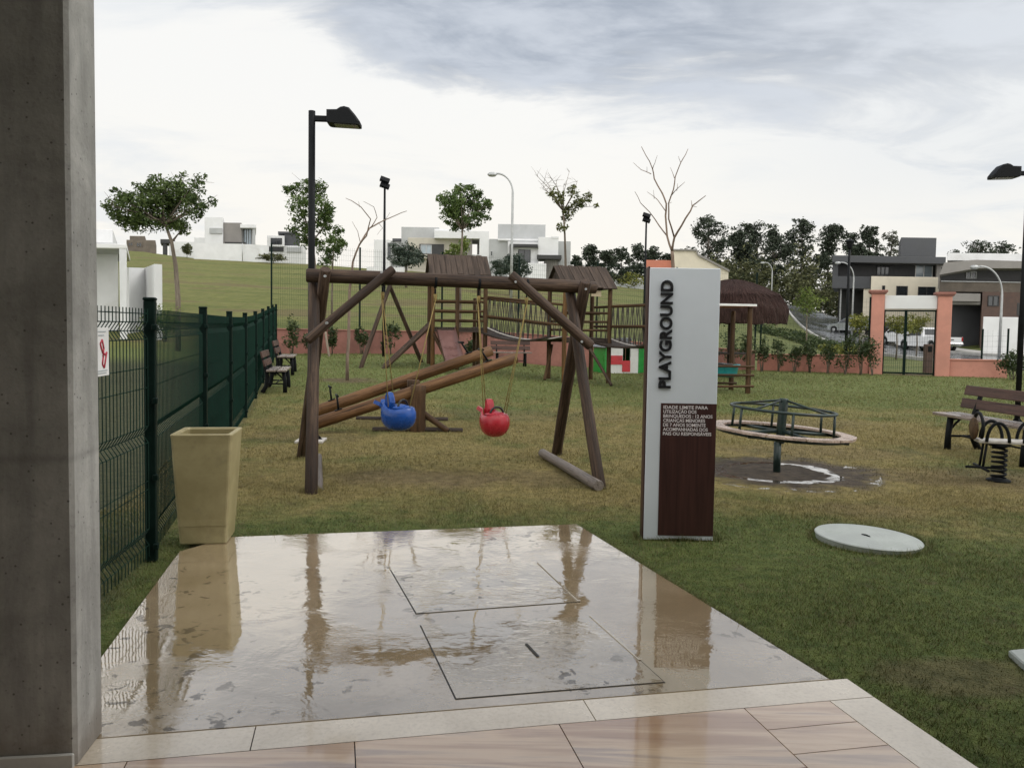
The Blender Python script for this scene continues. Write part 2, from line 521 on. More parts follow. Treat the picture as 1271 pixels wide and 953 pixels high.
M['leaf_under'] = leafmat('leaf_under', (.042, .05, .022), (.12, .125, .055), .8, .1)
# ================================================================ sky and light
def make_world():
    w = bpy.data.worlds.new('World'); scene.world = w; w.use_nodes = True
    t = NT(w.node_tree); bg = w.node_tree.nodes['Background']
    sky = t.n('ShaderNodeTexSky', sky_type='NISHITA', sun_disc=False)
    sky.sun_elevation = SUN_EL; sky.sun_rotation = SUN_ROT
    sky.air_density = 1.5; sky.dust_density = 3.0
    d = t.n('ShaderNodeTexCoord').outputs['Generated']
    sep = t.n('ShaderNodeSeparateXYZ'); t.l(d, sep.inputs[0])
    x, y, z = sep.outputs
    zz = t.math('ADD', t.math('MAXIMUM', z, 0.0), .13)
    u = t.math('DIVIDE', x, zz); v = t.math('DIVIDE', y, zz)
    cb = t.n('ShaderNodeCombineXYZ'); t.l(u, cb.inputs[0]); t.l(v, cb.inputs[1])
    P = cb.outputs[0]
    big = t.noise(t.mapping(P, (.55, .62, 1), (0, 0, R(20)), (3.3, 1.35, 0)), 1.0, 5, .52, .5)
    mid = t.noise(t.mapping(P, (1.5, 2.1, 1), (0, 0, R(-14)), (1.2, 7.7, 0)), 1.0, 7, .6, .7)
    fine = t.noise(t.mapping(P, (3.4, 5.5, 1), (0, 0, R(12)), (5, 2, 0)), 1.0, 6, .6, .4)
    az = t.math('ARCTAN2', x, y)
    # a heavier cloud bank hangs over the upper middle of the view; its ragged lower edge rises to the left
    edge = t.math('ADD', .285, t.math('MULTIPLY', t.math('MAXIMUM', t.math('SUBTRACT', -.08, az), 0.0), .42))
    edge = t.math('SUBTRACT', edge, t.math('MULTIPLY', t.rng(az, .1, .5), .07))
    q = t.math('SUBTRACT', z, edge)
    q = t.math('ADD', q, t.math('MULTIPLY', t.math('SUBTRACT', big, .5), .22))
    q = t.math('ADD', q, t.math('MULTIPLY', t.math('SUBTRACT', mid, .5), .30))
    q = t.math('ADD', q, t.math('MULTIPLY', t.math('SUBTRACT', fine, .5), .06))
    bank = t.rng(q, -.035, .055)
    hi = t.mix(t.rng(z, .03, .3), (.91, .875, .81), (.875, .87, .85))
    lo = t.mix(t.rng(t.math('ADD', t.math('MULTIPLY', mid, .6), t.math('MULTIPLY', fine, .4)), .38, .62), (.30, .345, .42), (.56, .60, .665))
    thin = t.math('MULTIPLY', bank, t.rng(az, .12, .6, .95, .5))
    c = hi
    veil = t.math('MULTIPLY', t.rng(t.math('ADD', t.math('MULTIPLY', mid, .6), t.math('MULTIPLY', big, .5)), .52, .72), .55)
    c = t.mix(veil, c, (.70, .735, .775))
    grey = t.math('MULTIPLY', t.rng(az, .1, .5), t.rng(z, .06, .2))
    c = t.mix(t.math('MULTIPLY', grey, .45), c, (.66, .70, .745))
    c = t.mix(thin, c, lo)
    scud = t.math('MULTIPLY', t.rng(fine, .62, .70), t.rng(z, .16, .06))
    c = t.mix(t.math('MULTIPLY', scud, .35), c, (.66, .68, .72))
    # the part of the sky behind and over the viewer is the bright one
    back = t.rng(y, .25, -.6)
    c = t.mix(back, c, (1.55, 1.53, 1.48))
    sc = t.n('ShaderNodeVectorMath', operation='SCALE'); t.l(c, sc.inputs[0]); sc.inputs['Scale'].default_value = SKY_GAIN / SKY_STR
    full = t.mix(.94, sky.outputs[0], sc.outputs[0])
    t.l(full, bg.inputs['Color']); bg.inputs['Strength'].default_value = SKY_STR

SUN_EL = R(52); SUN_AZ = R(84)           # azimuth from +y clockwise: to the right of the viewer
SUN_ROT = SUN_AZ
SKY_STR = .1; SKY_GAIN = 1.0
make_world()
sl = bpy.data.lights.new('sun', 'SUN'); sl.energy = 1.1; sl.angle = R(28); sl.color = (1, .965, .91)
sun = bpy.data.objects.new('sun', sl); COL.objects.link(sun)
sd = Vector((math.sin(SUN_AZ) * math.cos(SUN_EL), math.cos(SUN_AZ) * math.cos(SUN_EL), math.sin(SUN_EL)))
sun.rotation_euler = (-sd).to_track_quat('-Z', 'Y').to_euler()
vs = scene.view_settings
vs.view_transform = 'Standard'; vs.look = 'None'; vs.exposure = 0.18; vs.gamma = 1.0; vs.use_curve_mapping = False
scene.render.engine = 'CYCLES'
cy = scene.cycles
cy.max_bounces = 6; cy.diffuse_bounces = 3; cy.glossy_bounces = 3; cy.transmission_bounces = 3; cy.transparent_max_bounces = 6
cy.use_adaptive_sampling = True; cy.adaptive_threshold = .02
cy.use_denoising = True
cy.sample_clamp_indirect = 4.0

# ================================================================ ground
MGR = onground(964, 8.15)                # merry-go-round foot
MGR_P = (MGR.x, MGR.y)
PATCHES = [  # bare earth: x, y, rx, ry, strength
    (-.75, 7.5, .95, .55, .55), (.35, 7.6, .7, .5, .4), (-2.6, 10.2, .9, .6, .3), (5.0, 7.9, 1.5, .7, .5),
    (1.95, 3.3, .42, .22, .5), (2.9, 6.4, .6, .3, .3), (-3.7, 17.7, .75, .6, .8), (4.3, 12.5, 1.7, .9, .35),
    (.4, 13, 2.2, .8, .3), (13.7, 26.6, 1.1, .7, .9), (3.7, 9.6, 1.4, .6, .35)]

def lawn_colour(t, blade=False):
    p = t.pos(); sep = t.n('ShaderNodeSeparateXYZ'); t.l(p, sep.inputs[0]); x, y, z = sep.outputs
    cb = t.n('ShaderNodeCombineXYZ'); t.l(x, cb.inputs[0]); t.l(y, cb.inputs[1]); p2 = cb.outputs[0]
    big = t.noise(p2, .42, 4, .55, .3); mid = t.noise(p2, 1.7, 6, .62, .4); fin = t.noise(p2, 9, 5, .65)
    green = t.mix(t.rng(fin, .3, .7), (.052, .078, .014), (.115, .140, .034))
    straw = t.mix(t.rng(fin, .3, .7), (.150, .122, .040), (.275, .22, .082))
    far = t.mix(t.rng(fin, .3, .7), (.088, .118, .028), (.175, .195, .056))
    dry = t.math('MULTIPLY', t.rng(y, 4.6, 7.2), t.rng(y, 20, 11))
    k = t.math('ADD', t.math('MULTIPLY', big, .75), t.math('MULTIPLY', mid, .55))
    k = t.math('ADD', k, t.math('MULTIPLY', dry, .34))
    c = t.mix(t.rng(k, .74, 1.02), green, straw)
    c = t.mix(t.rng(t.noise(p2, 4.2, 5, .7, .5), .56, .70, 0, .55), c, t.mix(fin, (.06, .042, .022), (.12, .085, .045)))
    c = t.mix(t.math('MULTIPLY', t.rng(y, 11, 19), .75), c, far)
    earth = t.mix(t.rng(fin, .35, .65), (.07, .043, .024), (.14, .095, .058))
    tot = None
    for (px_, py_, rx, ry, s) in PATCHES:
        dx = t.math('DIVIDE', t.math('SUBTRACT', x, px_), rx); dy = t.math('DIVIDE', t.math('SUBTRACT', y, py_), ry)
        r2 = t.math('ADD', t.math('MULTIPLY', dx, dx), t.math('MULTIPLY', dy, dy))
        g = t.rng(t.math('ADD', r2, t.math('MULTIPLY', t.math('SUBTRACT', mid, .5), 3.0)), .25, 1.3, s, 0)
        tot = g if tot is None else t.math('MAXIMUM', tot, g)
    c = t.mix(tot, c, earth)
    dx = t.math('SUBTRACT', x, MGR_P[0]); dy = t.math('SUBTRACT', y, MGR_P[1])
    rr = t.math('SQRT', t.math('ADD', t.math('MULTIPLY', dx, dx), t.math('MULTIPLY', dy, dy)))
    mud = t.rng(t.math('ADD', t.math('SUBTRACT', rr, t.math('MULTIPLY', dx, .12)), t.math('MULTIPLY', t.math('SUBTRACT', mid, .5), 1.5)), .66, 1.22, 1, 0)
    c = t.mix(t.math('MULTIPLY', mud, .95), c, t.mix(t.rng(fin, .3, .7), (.028, .019, .013), (.085, .062, .044)))
    return c, x, y, p2, mid, fin, big, mud

def mat_ground():
    m, t, b = new_mat('ground')
    c, x, y, p2, mid, fin, big, mud = lawn_colour(t)
    # the mown slope beyond the wall: long bands across it
    bands = t.noise(t.mapping(p2, (.06, .2, 1), (0, 0, R(7))), 1.0, 6, .6, .5)
    b2 = t.noise(t.mapping(p2, (.22, .9, 1)), 1.0, 5, .6)
    slope = t.mix(t.rng(t.math('ADD', t.math('MULTIPLY', bands, .6), t.math('MULTIPLY', mid, .4)), .38, .62), (.095, .112, .026), (.19, .19, .058))
    slope = t.mix(t.rng(b2, .4, .7, 0, .5), slope, (.15, .165, .04))
    slope = t.mix(t.rng(t.noise(p2, .9, 6, .7), .45, .75, 0, .45), slope, (.09, .095, .028))
    bare = t.math('MULTIPLY', t.rng(t.math('ADD', bands, t.math('MULTIPLY', b2, .5)), .77, .88), .65)
    slope = t.mix(bare, slope, (.12, .085, .045))
    right = t.mix(t.rng(b2, .35, .65), (.07, .092, .024), (.14, .15, .05))
    a = t.math('DIVIDE', x, t.math('MAXIMUM', y, 1.0))
    outer = t.mix(t.rng(a, .0, .32), slope, right)
    c = t.mix(t.rng(y, 27.5, 30.5), c, outer)
    fence_side = t.rng(t.math('ADD', x, t.math('MULTIPLY', y, .25)), -1.15, -.95, 1, 0)   # grass beyond the mesh fence, its shade put into a darker colour
    c = t.mix(t.math('MULTIPLY', fence_side, t.rng(y, 24, 20)), c, t.mix(t.rng(fin, .3, .7), (.028, .034, .014), (.07, .072, .03)))
    t.l(c, b.inputs['Base Color'])
    # rain water standing in the worn track round the merry-go-round
    dx = t.math('SUBTRACT', x, MGR_P[0]); dy = t.math('SUBTRACT', y, MGR_P[1])
    rr = t.math('SQRT', t.math('ADD', t.math('MULTIPLY', dx, dx), t.math('MULTIPLY', dy, dy)))
    wn = t.noise(p2, 3.1, 5, .6, .6); wf = t.noise(p2, 11, 4, .6)
    rr2 = t.math('ADD', rr, t.math('MULTIPLY', t.math('SUBTRACT', wn, .5), .48))
    track = t.math('MULTIPLY', t.rng(rr2, .46, .53), t.rng(rr2, .70, .60))
    outer_ = t.math('MULTIPLY', t.math('MULTIPLY', t.rng(rr2, .88, .94), t.rng(rr2, 1.12, 1.04)), t.rng(wn, .5, .58))
    lvl = t.math('ADD', t.math('MULTIPLY', wf, .5), t.math('MULTIPLY', mid, .5))
    water = t.rng(t.math('MULTIPLY', t.math('MAXIMUM', track, t.math('MULTIPLY', outer_, .95)), t.math('ADD', lvl, .42)), .64, .95)
    ro = t.rng(mud, 0, 1, .9, .7)
    t.l(t.math('ADD', t.math('MULTIPLY', ro, t.math('SUBTRACT', 1.0, water)), t.math('MULTIPLY', water, .03)), b.inputs['Roughness'])
    b.inputs['Specular IOR Level'].default_value = .3
    t.l(water, b.inputs['Coat Weight']); b.inputs['Coat Roughness'].default_value = .02; b.inputs['Coat IOR'].default_value = 1.8
    h = t.math('ADD', fin, t.math('MULTIPLY', t.noise(p2, 60, 3, .6), .6))
    h = t.math('MULTIPLY', h, t.math('SUBTRACT', 1.0, water))
    t.l(t.bump(h, .8, .05), b.inputs['Normal']); return m
M['ground'] = mat_ground()

def build_ground():
    ys = np.concatenate([np.linspace(-12, 34, 140), 34 + np.cumsum(np.geomspace(.35, 40, 75))])
    us = np.linspace(-1, 1, 150); us = np.sign(us) * np.abs(us) ** 1.25
    Y, U = np.meshgrid(ys, us, indexing='ij')
    X = U * (np.maximum(Y, 12) * 1.25 + 12)
    Z = zg(X, Y)
    far = sstep(330, 900, Y); Z = Z * (1 - far) + far * 3
    V = np.stack([X, Y, Z], -1).reshape(-1, 3); w = len(us); h = len(ys)
    i, j = np.meshgrid(np.arange(h - 1), np.arange(w - 1), indexing='ij'); a = (i * w + j).ravel()
    Fq = np.stack([a, a + 1, a + w + 1, a + w], 1)
    g = np_mesh('ground', V, Fq, 4, M['ground'], smooth=True)
    props(g, kind='structure'); return g
build_ground()

# ================================================================ wet apron and tiles
APZ = .03
ap = [flat(*p, APZ) for p in ((284, 666), (716, 650), (1032, 843), (112, 917), (119, 822), (222, 684))]   # clockwise seen from above
APZ = .03
def poly_ccw(pts):
    a = sum(pts[i][0] * pts[(i + 1) % len(pts)][1] - pts[(i + 1) % len(pts)][0] * pts[i][1] for i in range(len(pts)))
    return pts if a > 0 else list(reversed(pts))

def mat_apron(name, ripple, cover=False):
    m, t, b = new_mat(name); p = t.pos()
    n = t.noise(p, 1.6, 6, .6, .4); f = t.noise(p, 38, 4, .6); sp = t.noise(p, 12, 4, .55, .5)
    c = t.mix(t.rng(n, .3, .7), (.27, .20, .115), (.39, .30, .19))
    if cover: c = t.mix(t.rng(n, .3, .7), (.26, .20, .125), (.40, .325, .22))
    c = t.mix(t.rng(f, .4, .8, 0, .35), c, (.2, .15, .085))
    big = t.noise(p, .9, 3, .5)
    mold = t.math('MULTIPLY', t.rng(sp, .585, .64), t.rng(big, .46, .60))
    c = t.mix(t.math('MULTIPLY', mold, .75), c, (.04, .032, .024))     # dark lichen spots
    t.l(t.math('SUBTRACT', 1.0, t.math('MULTIPLY', mold, .5)), b.inputs['Coat Weight'])
    t.l(t.math('SUBTRACT', .5, t.math('MULTIPLY', mold, .42)), b.inputs['Specular IOR Level'])
    t.l(c, b.inputs['Base Color'])
    film = t.noise(p, 2.3, 4, .55, .5)                               # how deep the film of rain stands
    dry = t.rng(film, .52, .70)
    t.l(t.math('ADD', t.math('MULTIPLY', dry, .16 if not cover else .12), .035), b.inputs['Roughness'])
    b.inputs['IOR'].default_value = 2.5
    b.inputs['Coat IOR'].default_value = 2.3; b.inputs['Specular Tint'].default_value = (1, .95, .86, 1)
    t.l(t.math('ADD', t.math('MULTIPLY', dry, .06), .015), b.inputs['Coat Roughness'])
    r1 = t.noise(t.mapping(p, (1, 1.6, 1), (0, 0, R(25))), 16, 4, .55, .6)
    r2 = t.noise(p, 70, 3, .6); r3 = t.noise(p, 4.0, 3, .5)
    edge = t.rng(film, .42, .66)
    h = t.math('ADD', t.math('MULTIPLY', r3, .6), t.math('MULTIPLY', r1, t.math('ADD', t.math('MULTIPLY', edge, .55), .07)))
    h = t.math('ADD', h, t.math('MULTIPLY', r2, t.math('MULTIPLY', edge, .14)))
    nb = t.bump(h, ripple, .012)
    t.l(nb, b.inputs['Normal']); t.l(nb, b.inputs['Coat Normal'])
    return m
M['apron'] = mat_apron('wet_concrete', .16)
M['cover'] = mat_apron('wet_cover_concrete', .42, True)
M['joint'] = plain('joint', (.03, .027, .023), .6, .3, 30, .2)
M['metal_edge'] = plain('metal_edge', (.3, .29, .27), .35, .25, 14, .2, metal=.3)

def slab(name, pts, z0, z1, mat, kind='structure', parent=None, bev=0):
    q = poly_ccw([(p[0], p[1]) for p in pts])
    mb = MB()
    if bev:
        n = len(q); cx = sum(p[0] for p in q) / n; cy_ = sum(p[1] for p in q) / n
        ins = []
        for i in range(n):
            a = Vector(q[i - 1]); b_ = Vector(q[i]); c = Vector(q[(i + 1) % n])
            d1 = (b_ - a).normalized(); d2 = (c - b_).normalized()
            nrm = Vector((-d1.y - d2.y, d1.x + d2.x)); nrm = nrm / max(.3, nrm.length_squared) * 2
            ins.append(b_ + nrm * bev)
        V = [(p[0], p[1], z0) for p in q] + [(p[0], p[1], z1 - bev) for p in q] + [(p[0], p[1], z1) for p in ins]
        Fc = [tuple(range(2 * n, 3 * n))]
        for k in (0, n):
            Fc += [(k + i, k + (i + 1) % n, k + n + (i + 1) % n, k + n + i) for i in range(n)]
        mb.add(V, Fc)
    else: mb.prism(q, z0, z1)
    o = mb.build(name, mat, parent)
    if kind: props(o, kind=kind)
    return o
slab('concrete_apron', ap, -.12, APZ, M['apron'], bev=.006)

# two lids let into the apron
def lid(px, label, strips, slot):
    P = [flat(x, y, APZ) for x, y in px]
    c = sum(P, Vector()) / 4
    t = thing('access_cover', label, 'access cover', (c.x, c.y, APZ))
    def ins(k): return [Vector((c.x + (p.x - c.x) * k, c.y + (p.y - c.y) * k, 0)) for p in P]
    def loc(L): return poly_ccw([(p.x - c.x, p.y - c.y) for p in L])
    MB().prism(loc(ins(1.0)), -.002, .0016).build('joint', M['joint'], t)
    MB().prism(loc(ins(.988)), -.001, .0034).build('lid', M['cover'], t)
    for a, b_ in strips:
        a = flat(*a, APZ) - c; b_ = flat(*b_, APZ) - c
        d = b_ - a; mb = MB().box(((a.x + b_.x) / 2, (a.y + b_.y) / 2, .006), (d.length, .016, .006), align((d.x, d.y, 0)), .002)
        mb.build('edge_strip', M['cover'], t)
    for s in slot:
        a = flat(*s[0], APZ) - c; b_ = flat(*s[1], APZ) - c; d = b_ - a
        MB().box(((a.x + b_.x) / 2, (a.y + b_.y) / 2, .006), (d.length, .014, .004), align((d.x, d.y, 0)), .002).build('lifting_slot', M['joint'], t)
lid(((484, 707), (668, 697), (720, 747), (516, 762)), 'smaller concrete access cover farther up the wet apron, metal strip on one side', [((668, 699), (719, 747))], [])
lid(((521, 776), (734, 765), (826, 847), (565, 868)), 'larger concrete access cover with a lifting slot, nearer the tiles', [((733, 765), (795, 820))], [((653, 800), (668, 816))])

# border kerb and tiles of the porch
def gp(px, py): return flat(px, py, APZ + .004)
def mat_tile():
    m, t, b = new_mat('porch_tile'); p = t.pos()
    rpi = t.n('ShaderNodeNewGeometry').outputs['Random Per Island']
    off = t.n('ShaderNodeCombineXYZ'); t.l(t.math('MULTIPLY', rpi, 40), off.inputs[2]); t.l(t.math('MULTIPLY', rpi, 13), off.inputs[1])
    ad = t.n('ShaderNodeVectorMath', operation='ADD'); t.l(p, ad.inputs[0]); t.l(off.outputs[0], ad.inputs[1])
    w = t.noise(t.mapping(ad.outputs[0], (.9, 9, 1), (0, 0, R(-11))), 1.0, 6, .55, .5)
    w2 = t.noise(t.mapping(ad.outputs[0], (2.2, 34, 1), (0, 0, R(-11))), 1.0, 5, .6, .3)
    c = t.mix(t.rng(w, .34, .66), (.40, .25, .15), (.70, .52, .345))
    c = t.mix(t.rng(w, .53, .66, 0, .75), c, (.31, .225, .175))
    c = t.mix(t.rng(w2, .5, .75, 0, .5), c, (.26, .155, .105))
    t.l(c, b.inputs['Base Color'])
    t.l(t.rng(t.noise(p, 3, 4), .35, .65, .05, .22), b.inputs['Roughness'])
    b.inputs['IOR'].default_value = 1.9
    b.inputs['Coat Weight'].default_value = .9; b.inputs['Coat IOR'].default_value = 1.8; b.inputs['Coat Roughness'].default_value = .05
    t.l(t.bump(t.noise(p, 22, 4, .6), .07, .01), b.inputs['Normal']); return m
M['tile'] = mat_tile()
def mat_border():
    m, t, b = new_mat('border_stone'); p = t.pos()
    n = t.noise(p, 2.0, 6, .6); f = t.noise(p, 60, 4, .65)
    c = t.mix(t.rng(n, .3, .7), (.56, .47, .35), (.74, .65, .52)); c = t.mix(t.rng(f, .4, .8, 0, .4), c, (.3, .25, .19))
    t.l(c, b.inputs['Base Color']); t.l(t.rng(n, .35, .65, .1, .3), b.inputs['Roughness'])
    b.inputs['IOR'].default_value = 2.1; b.inputs['Coat Weight'].default_value = .8; b.inputs['Coat Roughness'].default_value = .06
    t.l(t.bump(f, .15, .006), b.inputs['Normal']); return m
M['border'] = mat_border()

d_ax = (gp(1030, 843) - gp(128, 915.5)).normalized(); n_ax = Vector((d_ax.y, -d_ax.x, 0))     # along the seam; towards the viewer
O = gp(1030, 843); w_b = .165
r_ax = (gp(1197, 953) - gp(1060, 858)).normalized()                                          # along the outer edge of the paving
def pv(s, n): return Vector((O.x, O.y, 0)) + d_ax * s + n_ax * n
def edge_s(n):                                                                                # outer edge of paving at offset n
    k = n / r_ax.dot(n_ax); return r_ax.dot(d_ax) * k + .075
slab('porch_base', [pv(edge_s(.002), .002), pv(edge_s(5), 5), pv(-7, 5), pv(-7, .002)], -.15, .02, M['joint'])
border = MB(); gapw = .004
for s0, s1 in ((-.0, -1.05), (-1.05, -2.25), (-2.25, -3.6), (-3.6, -5.2), (-5.2, -7)):
    a = edge_s(.01) if s0 == 0 else s0 - gapw / 2
    q = [pv(a, .004), pv(edge_s(w_b) if s0 == 0 else a, w_b), pv(s1 + gapw / 2, w_b), pv(s1 + gapw / 2, .004)]
    border.prism(poly_ccw([(p.x, p.y) for p in q]), .0, APZ + .004)
for n0, n1 in ((w_b + gapw, 1.0), (1.0 + gapw, 2.2), (2.2 + gapw, 3.6), (3.6 + gapw, 5)):
    q = [pv(edge_s(n0), n0), pv(edge_s(n1), n1), pv(edge_s(n1) - .19, n1), pv(edge_s(n0) - .19, n0)]
    border.prism(poly_ccw([(p.x, p.y) for p in q]), .0, APZ + .004)
props(border.build('border_stone', M['border']), kind='structure')
tiles = MB()
def quad(sa0, sa1, sb0, sb1, n0, n1):
    q = [pv(sa0, n0), pv(sa1, n1), pv(sb1, n1), pv(sb0, n0)]
    tiles.prism(poly_ccw([(p.x, p.y) for p in q]), .0, APZ + .004)
cA = gp(922, 877); cB = gp(1001, 951)
jd = (cB - cA).normalized()                         # the joints run parallel to this in the field
def js(n, n_ref, s_ref): return s_ref + jd.dot(d_ax) / jd.dot(n_ax) * (n - n_ref)
sA = (cA - O).dot(d_ax); nA = (cA - O).dot(n_ax)
n0 = w_b + gapw; row = 0
while n0 < 4.9:                                     # short pieces along the outer edge
    n1 = n0 + .165 - gapw
    quad(edge_s(n0) - .19 - gapw, edge_s(n1) - .19 - gapw, js(n0, nA, sA) + gapw / 2, js(n1, nA, sA) + gapw / 2, n0, n1)
    n0 += .165
n0 = w_b + gapw
while n0 < 4.9:                                     # long slabs of the field
    n1 = n0 + .41 - gapw; s0 = sA
    for k in range(9):
        s1 = s0 - .72
        quad(js(n0, nA, s0) - gapw / 2, js(n1, nA, s0) - gapw / 2, js(n0, nA, s1) + gapw / 2, js(n1, nA, s1) + gapw / 2, n0, n1); s0 = s1
    n0 += .41
props(tiles.build('porch_tiles', M['tile']), kind='structure')

# ================================================================ road, verge
def ribbon(name, pts, w, lift, mat, kind='structure', thick=.0, offs=0.0, step=1.5):
    P = [Vector(p) for p in pts]; L = []
    for i in range(len(P) - 1):     # Catmull-Rom
        p0 = P[max(i - 1, 0)]; p1 = P[i]; p2 = P[i + 1]; p3 = P[min(i + 2, len(P) - 1)]
        n = max(2, int((p2 - p1).length / step))
        for k in range(n):
            t_ = k / n
            L.append(.5 * ((2 * p1) + (p2 - p0) * t_ + (2 * p0 - 5 * p1 + 4 * p2 - p3) * t_ ** 2 + (-p0 + 3 * p1 - 3 * p2 + p3) * t_ ** 3))
    L.append(P[-1]); mb = MB(); rows = []
    nx = 7 if w > 1 else 2
    for i, p in enumerate(L):
        d = (L[min(i + 1, len(L) - 1)] - L[max(i - 1, 0)]).normalized(); nn = Vector((d.y, -d.x, 0))
        row = []
        for j in range(nx):
            q = p + nn * (offs + (j / (nx - 1) - .5) * w); row.append((q.x, q.y, float(zg(q.x, q.y)) + lift))
        rows.append(row)
    if thick:
        rows = [[(r[0][0], r[0][1], r[0][2] - thick - .05)] + r + [(r[-1][0], r[-1][1], r[-1][2] - thick - .05)] for r in rows]
    mb.grid(rows); mb.sm = [False] * len(mb.f)
    o = mb.build(name, mat); props(o, kind=kind); return o
def mat_road():
    m, t, b = new_mat('wet_asphalt'); p = t.pos()
    n = t.noise(t.mapping(p, (1, .25, 1)), .5, 5, .6); f = t.noise(p, 8, 4, .6)
    t.l(t.mix(t.rng(f, .3, .7), (.085, .088, .095), (.14, .143, .15)), b.inputs['Base Color'])
    t.l(t.rng(n, .35, .65, .06, .28), b.inputs['Roughness']); b.inputs['IOR'].default_value = 2.0
    t.l(t.bump(f, .15, .03), b.inputs['Normal']); return m
M['road'] = mat_road()
ROAD = [(48, 134, 0), (40.5, 106, 0), (36.6, 93, 0), (31.6, 75, 0), (28.2, 60, 0), (27.0, 50, 0), (25.2, 40.5, 0), (23.8, 33.5, 0), (23.5, 31, 0)]
ribbon('road', ROAD, 7.5, .06, M['road'])
ribbon('kerb', ROAD, .22, .17, M['kerb'], thick=.14, offs=3.8)
ribbon('kerb', ROAD, .22, .17, M['kerb'], thick=.14, offs=-3.8)
ribbon('pavement', ROAD, 1.5, .13, M['kerb'], thick=.1, offs=-5.6)

# ================================================================ grass blades on the lawn near the viewer
M_blade, tb, bb = new_mat('grass_blade')
cb_, *_ = lawn_colour(tb)
rp = tb.n('ShaderNodeNewGeometry').outputs['Random Per Island']
cb_ = tb.mix(tb.rng(rp, .0, 1.0, 0, .75), cb_, tb.mix(rp, (.13, .16, .045), (.21, .165, .075)))
tb.l(cb_, bb.inputs['Base Color']); bb.inputs['Roughness'].default_value = .55; bb.inputs['Specular IOR Level'].default_value = .4

